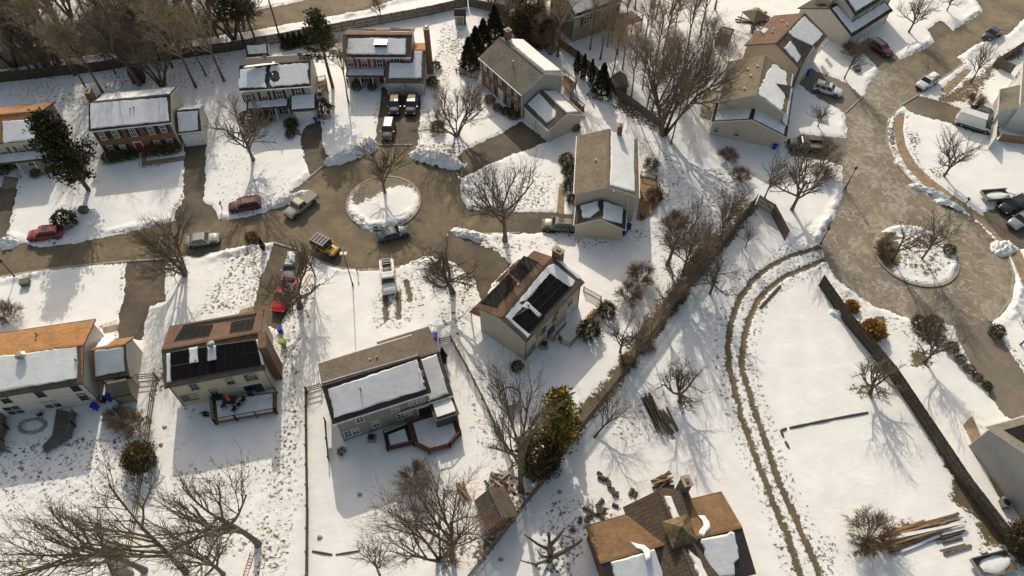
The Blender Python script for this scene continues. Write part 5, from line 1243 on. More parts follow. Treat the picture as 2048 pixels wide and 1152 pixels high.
for x, y, H, lb in [(20,640,3.2,'brown twiggy shrub on the snow at the left edge below the road'),(1737,1078,4.2,'fan shaped leafless shrub beside the lumber pile'),(590,855,.1,None),(560,235,2.4,None),(420,225,2.2,None),(895,350,1.6,None),
   (1300,340,2.2,'twiggy shrub on the snow right of the tan roofed house'),(1480,360,2.6,'twiggy brown thicket below the beige house'),(1455,320,2.4,'sparse brown shrub at the foot of the beige house wall'),(1280,560,3.2,'russet shrub at the edge of the big house shadow right of the centre'),(1255,600,3.,'low russet shrub in the house shadow near the small deck'),(1640,355,2.6,'tangled russet shrub at the street verge'),(1690,70,2.6,'dense brown shrub in front of the large pale house'),(1700,110,3.0,'dense russet shrub beside the maroon car'),
   (1765,505,2.2,'brown shrub at the left end of the eastern island'),(275,860,3.,'twiggy shrub left of the post and rail fence'),(240,840,2.4,'pale twiggy shrub in the shaded yard of the orange roofed house'),(1130,660,1.8,None),(830,965,3.,'leafless shrub at the corner of the red deck'),(880,545,2.4,'twiggy shrub at the mouth of the central driveway'),(1010,620,.1,None),(685,905,.9,'small tuft of twigs by the grey green house'),(1345,460,3.2,'bare shrub right of the wooden patio'),(1310,400,2.4,'brown shrub at the corner of the wooden patio')]:
    if lb: tree(x, y, 'shrub', H, lb, 'shrub', 'bare_shrub')
# ---- evergreens
def leafmesh(pts, size, rr, mb, flatness=.5, droop=0.):
    for p, n in pts:
        n = Vector(n); n = n.normalized() if n.length > 0 else Vector((0, 0, 1))
        d = (n+Vector((rr.gauss(0, flatness), rr.gauss(0, flatness), rr.gauss(0, flatness)-droop))).normalized()
        a = d.orthogonal().normalized(); a.rotate(Matrix.Rotation(rr.uniform(0, 6.28), 3, d)); L = size*rr.uniform(.6, 1.4); w = L*.36
        p = Vector(p); mb.add([p-d*L*.3, p+a*w+d*L*.2, p+d*L, p-a*w+d*L*.2], [(0, 1, 2, 3)])
def leafmat(name, c, tip):
    m, nt, b = newmat(name); co = coords(nt); n1 = noise(nt, co, 1.6, 4); n2 = noise(nt, co, 9, 2)
    col = mixc(nt, ramp(nt, n1, .35, .7), c, tip); col = mixc(nt, mth(nt, 'MULTIPLY', n2, .6), col, tuple(x*.5 for x in c))
    nt.links.new(col, b.inputs['Base Color']); b.inputs['Roughness'].default_value = .8; b.inputs['Specular IOR Level'].default_value = .2
    return m
LF_D = leafmat('dark_needles', (.032, .034, .014), (.085, .075, .028)); LF_G = leafmat('green_needles', (.05, .055, .017), (.15, .135, .04)); LF_Y = leafmat('yellow_green_leaves', (.15, .125, .03), (.42, .32, .07)); LF_B = leafmat('boxwood', (.05, .05, .017), (.15, .12, .04)); LF_O = leafmat('orange_grass', (.42, .22, .06), (.62, .36, .12)); LF_BR = leafmat('brown_leaves', (.1, .07, .033), (.26, .165, .065))
def ev_proto(key, H, Rm, prof, n, size, mat, seed, droop=.2, clear=0.):
    rr = random.Random(seed); mb = MB(); pts = []
    for i in range(n):
        z = rr.random()**.85; r = Rm*prof(z)*(1+.22*math.sin(z*37+rr.uniform(-.4, .4)))*rr.uniform(.45, 1.03)**.5; f = rr.uniform(0, 6.283)
        r *= 1+.18*math.sin(3*f+z*9)
        pts.append(((math.cos(f)*r, math.sin(f)*r, clear+(H-clear)*z), (math.cos(f), math.sin(f), .35)))
    leafmesh(pts, size, rr, mb, .45, droop)
    tr = MB().tube([(0, 0, -.1), (0, 0, H*.5), (0, 0, H*.93)], [Rm*.09+.05, Rm*.06+.03, .02], 7)
    PROTO[key] = (tr.mesh(key+'_trunk', BARK, True), mb.mesh(key+'_crown', mat)); PH[key] = H
cone = lambda z: (1-z)**.85+.03
ev_proto('fir', 8, 2.2, cone, 7000, .28, LF_D, 1); ev_proto('spire', 5, .75, lambda z: min(1, (1-z)*1.7)*(.5+z*.5 if z < .3 else .8), 2600, .17, LF_D, 2)
ev_proto('bush', 1.2, .75, lambda z: math.sqrt(max(.02, 1-(2*z-.8)**2/1.6)), 1800, .1, LF_B, 3, 0); ev_proto('clump', 9, 2.1, lambda z: math.sqrt(max(.01, 1-(2*z-.9)**2/1.3)), 9000, .28, LF_Y, 4, .05); ev_proto('grass', 1.1, .75, lambda z: math.sqrt(max(.02, 1-(2*z-.8)**2/1.6)), 1900, .17, LF_O, 5, -.3); ev_proto('ball', 3.2, 1.7, lambda z: math.sqrt(max(.02, 1-(2*z-.9)**2/1.35)), 6500, .17, leafmat('olive_brown_leaves', (.075, .06, .025), (.2, .14, .055)), 9, 0)
ev_proto('big', 9.5, 3.0, lambda z: math.sqrt(max(.01, 1-(2*z-.85)**2/1.4))*(1.1-.35*z), 9500, .3, LF_D, 6, .1, 1.2); ev_proto('brownbush', 1.4, .9, lambda z: math.sqrt(max(.02, 1-(2*z-.8)**2/1.6)), 1900, .11, LF_BR, 8, 0)
def pine_proto(key, H, mat, seed, lo=.42, nb=34, reach=2.7, rise=.18):
    rr = random.Random(seed); tr = MB(); tr.tube([(0, 0, -.1), (.1, .1, H*.45), (0, .1, H*.98)], [.24, .17, .04], 8); mb = MB(); tw = MB()
    for i in range(nb):
        z = H*(lo+(.98-lo)*i/nb); f = i*2.4+rr.uniform(-.4, .4); L = (1.25-i/nb)*reach*rr.uniform(.5, 1.1); d = Vector((math.cos(f), math.sin(f), rise)).normalized()
        p = Vector((.05, .1, z)); q = p+d*L; tw.tube([p, p.lerp(q, .5)+Vector((0, 0, .1)), q], [.05, .035, .015], 4)
        pts = []
        for k in range(110):
            u = rr.uniform(.3, 1.05); o = p.lerp(q, u)+Vector((rr.gauss(0, .33), rr.gauss(0, .33), rr.gauss(.05, .16))); pts.append((o, d+Vector((0, 0, .5))))
        leafmesh(pts, .26, rr, mb, .6, 0)
    tr.add(tw.v, tw.f); PROTO[key] = (tr.mesh(key+'_trunk', BARK, True), mb.mesh(key+'_crown', mat)); PH[key] = H
pine_proto('pine', 13, LF_G, 3); pine_proto('feather', 10, LF_Y, 17, .12, 62, 2.1, .8); pine_proto('cedar', 10, LF_D, 7, .14, 58, 2.9, .75)
for x, y, k, H, lb in [
 (940,142,'fir',6.6,'dark conifer largest and lowest of the row behind the diagonal brick house'),(953,116,'fir',6.2,'dark conifer second lowest in the row behind the diagonal brick house'),(968,98,'fir',6.0,'dark conifer second from the top of the row behind the brick house'),(990,78,'fir',6.6,'dark conifer at the upper end of the row behind the brick house'),
 (1153,148,'spire',4.6,'narrow evergreen at the upper end of the trio along the inner fence'),(1166,158,'spire',5.0,'narrow evergreen in the middle of the trio along the inner fence'),(1181,168,'spire',5.0,'narrow evergreen at the lower end of the trio along the inner fence'),(1202,190,'fir',6.2,'broad conifer right of the trio of narrow evergreens'),
 (1060,75,'ball',6.0,'dark rounded evergreen in the thicket behind the brick house'),(1080,85,'ball',5.0,'smaller dark evergreen in the thicket beside the rounded one'),
 (178,381,'cedar',14.,'big dark conifer between the tan house and the brown brick house'),
 (1110,895,'feather',12.5,'yellow green conifer clump in the fence corner right of the tall bare tree'),(1078,925,'ball',4.4,'brown leafy thicket under the yellow green conifer'),
 (1140,862,'fir',4.6,'dark conifer at the foot of the yellow green clump'),
 (1432,92,'spire',3.6,'small narrow evergreen in the upper yard'),(2040,1090,'ball',3.4,'rounded brownish evergreen at the lower right edge beside the fence'),
 (528,500,'spire',2.6,'dark upright evergreen at the kerb right of the pale sedan'),(135,450,'bush',2.4,'egg shaped evergreen bush on the lawn beside the utility box'),
 (888,725,'spire',3.4,'narrow dark evergreen at the corner of the grey green house'),(1035,580,'spire',2.0,'small evergreen at the back corner of the central house'),
]: tree(x, y, k, H, lb, 'conifer' if k in ('fir', 'spire', 'big', 'feather', 'cedar') else 'bush', 'conifer' if k in ('fir', 'spire', 'big', 'feather', 'cedar') else 'evergreen_bush', w=1.0)
for x, y, H, lb in [(666,176,14.5,'tall pine with bare trunk left of the house with red shutters'),(490,92,13,'pine above the white shed at the long fence'),(511,82,11,'second pine right of the one above the white shed'),(285,40,13,'dark pine in the roadside wood at the top'),(15,60,13,'green pine at the upper left corner'),(420,20,13,'dark pine beside the upper road')]:
    tree(x, y, 'pine', H, lb, 'pine', 'pine_tree', w=1.1)
for i in range(9): tree(572+i*11, 98-i*2.2, 'fir', 3.0, 'small dark evergreen in the hedge row along the long fence', 'conifer', 'hedge_conifer', 'hedge conifers along the long fence')
for x, y in [(220,322),(233,320),(248,318),(267,315),(302,308),(319,307),(336,305),(351,303)]: tree(x, y, 'brownbush' if x != 267 else 'bush', 1.5, 'clipped round bush along the front of the brown brick house', 'bush', 'clipped_bush', 'bushes along the brown brick house')
for x, y, k, H, lb in [(646,228,'bush',2.6,'round evergreen bush beside the blue bin at the pale house'),(584,255,'bush',1.6,'small evergreen bush by the front walk of the pale house'),(582,273,'bush',1.2,'low dark hedge at the driveway of the pale house'),(872,138,'bush',1.4,'clipped bush at the foot of the tall brick chimney'),(866,170,'bush',1.5,'dark bush at the corner of the double garage'),(876,262,'bush',1.7,'upright yellowish bush standing alone on the snowy lawn'),
 (1141,350,'bush',1.9,'dark evergreen bush nearest the front corner of the tan roofed house'),(1140,378,'bush',1.7,'second dark bush along the front of the tan roofed house'),(1133,328,'brownbush',1.8,'brown shrub at the upper front of the tan roofed house'),(1145,405,'bush',1.4,'low bush beside the paved walk of the tan roofed house'),
 (1178,668,'bush',2.2,'round shrub at the lower corner of the small deck railing'),(1212,628,'bush',1.9,'round shrub at the right corner of the small deck railing'),(1034,737,'bush',1.2,'dark bush at the lower corner of the central house'),
 (288,925,'ball',3.0,'large rounded olive brown evergreen at the end of the post and rail fence'),(1742,668,'grass',1.9,'larger clump of orange ornamental grass beside the board fence'),(1700,618,'grass',1.2,'smaller clump of orange ornamental grass beside the board fence'),
 (1860,655,'brownbush',1.8,'yellow brown bush beside the lower rim of the eastern circle'),(1835,652,'brownbush',1.6,'dark brown bush at the lower rim of the eastern circle'),(1895,505,'bush',1.3,'yellowish bush on the eastern island'),(1900,700,'brownbush',1.2,'brown bush at the lower driveway edge'),(1918,722,'brownbush',1.0,'small brown bush below the one at the lower driveway'),(1935,742,'brownbush',1.0,'small bush in the row along the lower driveway'),(1952,758,'brownbush',.9,'smallest bush in the row along the lower driveway'),(1971,775,'bush',.9,'green bush at the lower end of the driveway row'),(1990,668,'bush',1.4,'green bush right of the lower driveway mouth'),
 (980,205,'brownbush',1.3,'brown bush at the upper front of the diagonal brick house'),(995,220,'brownbush',1.1,'brown bush beside the door of the diagonal brick house'),(1012,228,'bush',1.2,'dark bush right of the door of the diagonal brick house'),(1027,236,'brownbush',1.3,'bush at the garage corner of the diagonal brick house'),(715,178,'brownbush',1.4,'brown bush under the porch of the house with red shutters'),(745,178,'brownbush',1.2,'second brown bush under the porch of the house with red shutters'),
 (500,248,'brownbush',2.2,'orange brown shrub under the bare tree at the pale house'),(530,245,'brownbush',2.0,'second orange brown shrub under the bare tree at the pale house'),(30,335,'brownbush',1.2,'dark shrub before the porch of the tan house'),(75,352,'brownbush',1.2,'low dark shrub at the porch end of the tan house'),(10,345,'bush',1.5,'dark round shrub at the left porch end of the tan house'),
 (1150,260,'brownbush',1.2,'brown shrub along the garage of the diagonal brick house'),(505,480,'brownbush',1.3,'brown tuft at the kerb beside the dark upright evergreen'),(880,760,'brownbush',1.4,'dark climber at the garage side of the grey green house')]:
    tree(x, y, k, H, lb, 'grass clump' if k == 'grass' else 'bush', 'ornamental_grass' if k == 'grass' else 'round_bush')
# ---- dead and pruned trees
def snag(px, py, segs, label, r=.22):
    b = G(px, py); t = thing('dead_tree', label, 'dead tree', b); m = MB(); c = MB()
    for k, (pts, r0, r1) in enumerate(segs):
        n = len(pts); (m if k == 0 else c).tube([Vector(p) for p in pts], [r0+(r1-r0)*i/(n-1) for i in range(n)], 8)
    m.build('trunk', BARK_G, t, smooth=True); c.build('limbs', BARK_G, t, smooth=True)
snag(1098, 1120, [([(0,0,0),(.1,.3,2),(-.1,.2,4.2),(-.3,.6,6.6)], .42, .2), ([(-.1,.2,4),(.6,.6,5.2),(1.1,.9,6.6)], .22, .15), ([(.1,.3,2.2),(-1.2,.6,3.2),(-2.6,1.4,3.9)], .2, .09), ([(0,0,.6),(1.2,.2,1.8),(2.3,.4,3.2),(3.2,.9,3.8)], .3, .13), ([(2.3,.4,3.1),(2.4,1.1,3.5),(.9,1.5,3.6)], .1, .05), ([(0,0,1.),(-.9,-.2,2.),(-1.3,.1,3.2)], .16, .06), ([(0,0,.3),(-1.4,-.8,1.2),(-3,-.6,2.0)], .16, .06)], 'dead pruned tree with thick cut limbs right of the diagonal fence')
snag(427, 1062, [([(0,0,0),(-.2,.1,1.5),(-.5,.5,3.0),(-.6,.9,4.3)], .24, .12), ([(-.55,.7,3.6),(-.9,1.1,4.4),(-1.2,1.3,4.6)], .12, .05)], 'pale topped bare snag standing alone behind the reddish deck')
# ---------------------------------------------------------------- fences
frng = random.Random(3)
def fence(name, label, pts, H=1.8, style='board', mat=None, step=2.4, cap=False, px=True, group=None, zb=0., gap=.92):
    mat = mat or WOODG; P = [G(*p) for p in pts] if px else pts
    t = thing(name, label, 'fence', P[0], group=group); off = P[0]
    posts = []
    for a, b in zip(P[:-1], P[1:]):
        L = (b-a).length; n = max(1, round(L/step)); e = (b-a).normalized(); nn = Vector((-e.y, e.x, 0)); rz = math.atan2(e.y, e.x)
        for i in range(n):
            p, q = a.lerp(b, i/n), a.lerp(b, (i+1)/n); posts.append((p, rz)); l = (q-p).length; m = MB(); dh = frng.uniform(-.04, .04)
            if style == 'board':
                k = max(2, int(l/.16)); wdt = l/k
                for j in range(k):
                    c = p+e*(wdt*(j+.5)); h = H+dh+frng.uniform(-.025, .025); m.box((c.x, c.y, .06+h/2), (wdt*gap, .025, h), rz+frng.uniform(-.02, .02))
                for z in (.4, H*.55, H-.25): c = p.lerp(q, .5)-nn*.04; m.box((c.x, c.y, z), (l-.1, .05, .09), rz)
                nm = 'board_panel'
            elif style == 'rail':
                for z in [H*f for f in (.25, .58, .9)]: m.beam(p+Vector((0, 0, z+frng.uniform(-.03, .03))), q+Vector((0, 0, z+frng.uniform(-.03, .03))), .07, .11)
                nm = 'rails'
            elif style == 'slat':
                for z in [.15+i_*.2 for i_ in range(int(H/.2))]: m.beam(p+Vector((0, 0, z)), q+Vector((0, 0, z)), .03, .16)
                nm = 'slat_panel'
            else:
                for z in (.12, H): m.beam(p+Vector((0, 0, z)), q+Vector((0, 0, z)), .06, .08)
                k = max(2, int(l/.14))
                for j in range(1, k): c = p.lerp(q, j/k); m.box((c.x, c.y, H/2+.06), (.04, .04, H-.12), rz)
                nm = 'railing_panel'
            m.build(nm, mat, t, off=off)
    posts.append((P[-1], rz))
    for p, rz in posts:
        m = MB(); h = H+(.12 if style != 'board' else .05); m.box((p.x, p.y, h/2), (.12, .12, h), rz); m.build('post', mat, t, off=off)
    return t
fence('board_fence', 'long tall board fence running below the upper road across the top left', [(-120,188),(0,166),(200,144),(283,130),(483,101),(735,55),(860,32),(935,14)], 2.0, mat=WOODD)
fence('board_fence', 'short board fence closing the top yard beside the thicket', [(938,14),(975,22),(1010,28)], 1.8)
fence('board_fence', 'inner board fence behind the diagonal brick house, partly hidden by trees', [(1120,95),(1150,116),(1190,150),(1233,193),(1277,224),(1316,254)], 1.7)
fence('board_fence', 'very long board fence running diagonally through the middle, from the bottom up to the right', [(935,1165),(1060,1000),(1085,970),(1160,865),(1237,768),(1340,624),(1405,545),(1508,410)], 2.1, gap=.66)
fence('board_fence', 'short weathered board fence panel at the upper end of the diagonal fence', [(1512,412),(1542,430),(1569,482)], 2.2, mat=WOODG, gap=.85)
fence('board_fence', 'long dark board fence at the right, running down past the grey house', [(1637,572),(1690,650),(1776,752),(1853,868),(1919,968),(1969,1035),(2019,1101),(2070,1160)], 2.3, mat=WOODD, gap=.93)
fence('rail_fence', 'post and rail fence between the orange roofed house and the house with black panels', [(316,757),(309,800),(297,890),(280,1000),(262,1100),(250,1165)], 1.4, 'rail')
fence('rail_fence', 'post and rail fence along the trampled path left of the grey green house', [(614,787),(615,900),(617,1020),(616,1160)], 1.4, 'slat', WOODG)
fence('rail_fence', 'short gate fence joining the grey green house to the yard fence', [(616,785),(644,777)], 1.3, 'rail')
fence('wire_fence', 'short dark inner fence in the yard at the left side of the grey green house', [(652,845),(655,885),(659,922)], 1.2, 'slat', WOODD)
fence('rail_fence', 'post and rail fence right of the grey green house running down to the tall tree', [(903,684),(935,742),(965,800),(995,865),(1025,935)], 1.4, 'rail')
fence('rail_fence', 'short rail fence beside the front of the grey green house garage', [(880,688),(903,684)], 1.4, 'rail')
fence('rail_fence', 'low wooden fence between the conifer row and the diagonal brick house', [(920,148),(940,156),(955,162)], 1.2, 'rail')
fence('rail_fence', 'short rail fence between the orange roofed garage and the post and rail fence', [(277,760),(315,757)], 1.3, 'rail')
fence('rail_fence', 'white railing beside the cluttered back yard of the brown roofed house', [(1466,70),(1500,82)], 1.1, 'railing', WHITE)
fence('board_fence', 'grey board fence between the verge and the white house at the upper right', [(1985,132),(2020,148)], 1.8)
fence('board_fence', 'board fence at the top right edge behind the brown verge', [(1992,130),(2050,92),(2100,60)], 1.7)
fence('board_fence', 'low board fence right of the panel van beside the shaded snow', [(1995,283),(2050,290),(2100,300)], 1.5, mat=LUMBER)
# ---------------------------------------------------------------- decks, patios and their furniture
def deck(name, label, poly, z, mat, rail=None, rmat=None, snow=None, step=None, cat='deck'):
    P = [G(*p, z) for p in poly]; c = sum(P, Vector())/len(P); c.z = 0; t = thing(name, label, cat, c)
    MB().prism([(p.x, p.y) for p in P], max(0, z-.18), z).build('deck_floor', mat, t, off=c)
    if snow:
        cen = sum(P, Vector())/len(P); S = [p.lerp(cen, snow) for p in P]
        MB().prism([(p.x, p.y) for p in S], z+.004, z+.09).build('snow_cover', SNOW, t, off=c)
    if rail:
        for i, (a, b) in enumerate(zip(P[:-1], P[1:]) if rail == 'open' else [(P[k], P[(k+1) % len(P)]) for k in rail]):
            m = MB(); L = (b-a).length; n = max(1, int(L/1.6))
            for zz in (.12, .95): m.beam(a+Vector((0, 0, zz)), b+Vector((0, 0, zz)), .09, .09)
            for j in range(n*7): q = a.lerp(b, (j+.5)/(n*7)); m.box((q.x, q.y, z+.54), (.04, .04, .8))
            for j in range(n+1): q = a.lerp(b, j/n); m.box((q.x, q.y, z/2+.5), (.12, .12, z+1.0))
            m.build('railing', rmat or mat, t, off=c)
    for k, p in enumerate(P):
        q = p.lerp(c+Vector((0, 0, z)), .06)
        if z > .5: MB().box((q.x, q.y, (z-.18)/2), (.14, .14, z-.18)).build('leg', rmat or mat, t, off=c)
    return t
deck('wooden_deck', 'reddish brown deck with railing behind the house with black panels', [(425,800),(553,783),(553,824),(472,838),(430,846)], .6, DECKB, [1, 2, 3, 4], DECKB, .12)
deck('wooden_deck', 'red stained curved deck behind the grey green house', [(815,842),(868,825),(912,838),(922,868),(900,893),(858,905),(828,890)], .55, DECKR, [2, 3, 4, 5, 6], DECKB, .2)
deck('small_deck', 'small dark deck against the wall of the grey green house', [(768,868),(815,850),(826,888),(775,900)], .5, BLACK, [0, 2, 3], DECKR, .3)
deck('wooden_deck', 'grey wooden deck stepping down from the orange roofed house', [(113,818),(150,826),(148,850),(140,873),(118,888),(90,904),(84,893),(104,870)], .55, DECKG, [1, 2], WOODG)
deck('deck_stage', 'grey deck at the left edge with railing beside the stone ring', [(-40,822),(8,834),(14,855),(3,880),(14,900),(-10,905),(-40,880)], .5, DECKG, [1, 2, 3], WOODG)
deck('wooden_patio', 'tan wooden patio beside the tan roofed house', [(1281,352),(1312,360),(1322,400),(1305,425),(1285,440),(1274,435),(1280,395)], .4, LUMBER, [0, 1], WOODG)
deck('back_steps', 'narrow wooden back deck of the diagonal brick house', [(1128,150),(1152,168),(1145,186),(1122,168)], 1.2, DECKB, [0, 1], DECKB)
deck('back_landing', 'long low wooden deck by the garage of the diagonal brick house', [(1140,195),(1168,218),(1163,228),(1136,206)], .8, DECKB, [0, 1], DECKB)
deck('paver_terrace', 'stepped grey terrace at the rear of the beige house', [(1408,175),(1440,182),(1425,240),(1400,232)], .25, STONE)
deck('side_deck', 'small wooden deck at the side of the pale house with the round roof patch', [(634,165),(652,160),(655,178),(640,182)], .9, DECKB, [0, 1, 2], WOODG)
# bounded yard of the central house: low brown wall-rail
t = fence('deck_railing', 'brown low railing around the snowy yard behind the central solar house', [(1167,583),(1201,602),(1203,616),(1167,662),(1140,694),(1122,688),(1118,678)], 1.0, 'railing', LUMBER)
t2 = fence('deck_railing', 'short brown railing along the foot of the central solar house wall', [(1097,678),(1108,684),(1113,672),(1130,652)], .9, 'railing', LUMBER)
def furn(kind, px, label, name=None, cat=None, z=0., rz=0., s=1., mat=None, group=None):
    p = G(*px, z); t = thing(name or kind, label, cat or kind.replace('_', ' '), p, rz, group); t.scale = (s, s, s); B = lambda n, mb, m_: mb.build(n, m_, t)
    if kind == 'parasol':
        B('pole', MB().tube([(0, 0, 0), (0, 0, 2.4)], .03, 8), METAL); B('closed_canopy', MB().tube([(0, 0, 1.0), (.02, 0, 1.15), (.02, 0, 1.9), (0, 0, 2.45)], [.13, .24, .16, .02], 9), mat or C('coral_fabric', flat, (.5, .06, .05), .8))
    elif kind == 'table':
        B('table_top', MB().box((0, 0, .72), (1.5, 1., .05)), BLACK)
        for i in (-1, 1):
            for j in (-1, 1): B('leg', MB().box((i*.65, j*.42, .35), (.05, .05, .7)), BLACK)
    elif kind == 'chair':
        B('seat', MB().box((0, 0, .44), (.5, .5, .05)), mat or BLACK); B('backrest', MB().box((0, -.24, .72), (.5, .05, .5)), mat or BLACK)
        for i in (-1, 1):
            for j in (-1, 1): B('leg', MB().box((i*.21, j*.21, .21), (.04, .04, .42)), mat or BLACK)
    elif kind == 'bin':
        m = MB(); frustum(m, -.22, .22, .24, .06, -.3, .32, .3, .98); B('body', m, mat or BLUEBIN)
        m = MB(); m.box((.02, 0, 1.02), (.7, .66, .07)); m.box((-.33, 0, .98), (.06, .5, .06)); B('lid', m, mat or BLUEBIN)
        for q in (-1, 1): B('wheel', MB().tube([(-.24, q*.25, .1), (-.24, q*.31, .1)], .1, 10), BLACK)
    elif kind == 'ac_unit':
        B('case', MB().box((0, 0, .42), (.9, .9, .78)), C('unit_grey', flat, (.22, .21, .18))); B('fan_grille', MB().tube([(0, 0, .81), (0, 0, .84)], .36, 16), BLACK); B('base', MB().box((0, 0, .02), (1.05, 1.05, .06)), CONC)
    elif kind == 'utility_box':
        B('case', MB().box((0, 0, .38), (1.1, .9, .76)), mat or C('utility_green', flat, (.1, .105, .06), .6)); B('lid', MB().box((0, 0, .79), (1.2, 1., .08)), mat or MAT.get('utility_green') or C('utility_green', flat, (.1, .105, .06), .6)); B('base', MB().box((0, 0, .03), (1.3, 1.1, .08)), CONC)
    elif kind == 'log':
        B('trunk', MB().tube([(-.35, 0, .2), (.35, .02, .22)], [.24, .21], 10), BARK)
        B('cut_face', MB().tube([(.35, .02, .22), (.37, .02, .22)], .19, 10), LUMBER)
    elif kind == 'grill':
        B('bowl', MB().blob((0, 0, .8), (.32, .28, .2), 10, 6, 0), BLACK); B('cart', MB().box((0, 0, .35), (.6, .45, .06)), BLACK)
        for q in (-1, 1): B('leg', MB().box((q*.25, 0, .35), (.05, .4, .7)), BLACK); B('shelf', MB().box((q*.5, 0, .75), (.3, .35, .04)), METAL)
    elif kind == 'planter':
        B('pot', MB().tube([(0, 0, 0), (0, 0, .45)], [.25, .33], 12), C('clay', flat, (.25, .1, .06), .8)); B('plant', MB().blob((0, 0, .65), (.35, .35, .3), 9, 6, .3), LF_BR)
    elif kind == 'mailbox':
        B('post', MB().box((0, 0, .55), (.1, .1, 1.1)), WOODG); B('box', MB().box((0, .1, 1.18), (.2, .5, .24)), BLACK); B('base', MB().box((0, 0, .04), (.3, .3, .08)), STONE)
    return t
B_G = 'recycling bins by the houses'
furn('parasol', (463,808), 'closed coral red parasol on the reddish deck', z=.7); furn('table', (463,806), 'black patio table under the closed red parasol', name='patio_table', z=.7)
for p, lb in (((449,815), 'black patio chair left of the patio table'), ((480,812), 'black patio chair right of the patio table'), ((470,822), 'black patio chair below the patio table'), ((488,803), 'black patio chair furthest right on the reddish deck')): furn('chair', p, lb, name='patio_chair', z=.7, rz=frng.uniform(0, 6))
furn('table', (437,798), 'small grey table at the left end of the reddish deck', name='patio_table', z=.7, s=.8); furn('grill', (503,790), 'black grill on the reddish deck against the house wall', z=.7)
furn('chair', (541,795), 'white chair at the right end of the reddish deck', name='deck_chair', z=.7, mat=WHITE)
furn('grill', (414,832), 'dark kettle grill standing on the snow left of the reddish deck')
for p, lb, mt in (((632,243), 'blue bin on the driveway before the single garage door', BLUEBIN), ((621,238), 'black bin beside the blue one before the single garage door', BLACK), ((563,665), 'blue bin lying by the driveway end of the house with black panels', BLUEBIN),
   ((222,800), 'blue bin left of the tan lean-to shed', BLUEBIN), ((209,803), 'black bin beside the blue one at the tan lean-to shed', BLACK), ((194,818), 'small blue tub on the ground left of the lean-to shed', BLUEBIN), ((870,678), 'blue bin at the corner of the grey green house garage', BLUEBIN), ((1548,298), 'blue bin against the wall of the beige house', BLUEBIN),
   ((1248,468), 'blue bin by the garage of the tan roofed house', BLUEBIN), ((1256,459), 'dark bin behind the blue one at the tan roofed house garage', BLACK), ((1612,150), 'blue bin at the top of the driveway of the brown roofed house', BLUEBIN), ((1284,437), 'dark bin at the lower end of the wooden patio', GREYBIN), ((641,192), 'grey bin at the side wall of the pale house', GREYBIN), ((568,690), 'yellow green tub at the side of the house with black panels', C('lime', flat, (.3, .35, .02)))):
    furn('bin', p, lb, name='wheeled_bin', cat='bin', mat=mt, group=B_G if mt is BLUEBIN else None, rz=frng.uniform(0, 6))
for p, lb in (((1088,694), 'grey air conditioner on the snow at the central house wall'), ((2006,1010), 'air conditioner beside the plain grey house'), ((745,880), 'air conditioner at the back wall of the grey green house')): furn('ac_unit', p, lb, name='air_conditioner')
furn('utility_box', (170,424), 'dark utility box on the shaded lawn below the brown brick house'); furn('utility_box', (54,569), 'green utility box on the sunlit snow at the left edge', rz=.3)
furn('utility_box', (1713,142), 'square dark utility box on the snow beside the street tree', s=.9); furn('utility_box', (1757,645), 'olive utility box beside the smaller orange grass', s=.9)
furn('planter', (1131,630), 'red planter at the door of the central house', z=0, s=1.2); furn('planter', (1120,680), 'small planter inside the low brown railing', s=.7)
# a person-high red cushion/flag on the railing of the central house is a folded parasol
p = G(1183,630); t = thing('storage_bench', 'tan wooden bench against the inside of the brown low railing', 'bench', p, R(50)); MB().box((0, 0, .42), (1.6, .5, .08)).build('seat', LUMBER, t); MB().box((0, -.24, .72), (1.6, .06, .5)).build('backrest', LUMBER, t); [MB().box((q*.7, 0, .19), (.1, .45, .38)).build('leg', LUMBER, t) for q in (-1, 1)]
furn('parasol', (1165,668), 'closed magenta parasol standing at the brown railing', z=0, s=.75, mat=C('magenta_fabric', flat, (.4, .01, .1), .8))
furn('mailbox', (716,549), 'dark mailbox at the kerb below the street lamp', name='mailbox'); furn('mailbox', (445,418), 'mailbox at the kerb left of the dark red people carrier', name='mailbox'); furn('mailbox', (1930,410), 'mailbox on the verge at the eastern street', name='mailbox')
# street lamps
def lamp(base, H, label, twin=False, arm=0.):
    p = G(*base); t = thing('street_lamp', label, 'street lamp', p); MB().tube([(0, 0, 0), (0, 0, H)], [.09, .055], 8).build('pole', BLACK, t)
    MB().tube([(0, 0, 0), (0, 0, .5)], .13, 8).build('base', BLACK, t)
    if twin:
        MB().box((0, 0, H), (1.0, .06, .06)).build('arm', BLACK, t)
        for q in (-1, 1):
            h = MB().box((q*.26, 0, H+.1), (.36, .5, .12)).build('lamp_head', METAL, t); MB().box((q*.26, 0, H+.17), (.26, .4, .02)).build('cover', WHITE, h)
    else: MB().tube([(0, 0, H-.05), (0, 0, H+.1), (0, 0, H+.45), (0, 0, H+.6)], [.1, .2, .16, .03], 8).build('lantern', BLACK, t)
    return t
lamp((706,571), 6.6, 'street lamp with twin flat heads at the edge of the snow below the circle', True); lamp((32,556), 3.4, 'dark street lamp at the left edge beside the utility box'); lamp((1690,378), 4.0, 'dark lamp post at the verge of the eastern street'); lamp((1640,490), 3.2, 'thin dark post at the mouth of the rutted track')
p = G(560,76); t = thing('utility_pole', 'tall wooden utility pole beside the upper road', 'utility pole', p); MB().tube([(0, 0, 0), (0, 0, 11)], [.17, .12], 8).build('pole', BARK, t); MB().box((0, 0, 10.2), (2.2, .12, .14)).build('cross_arm', BARK, t)
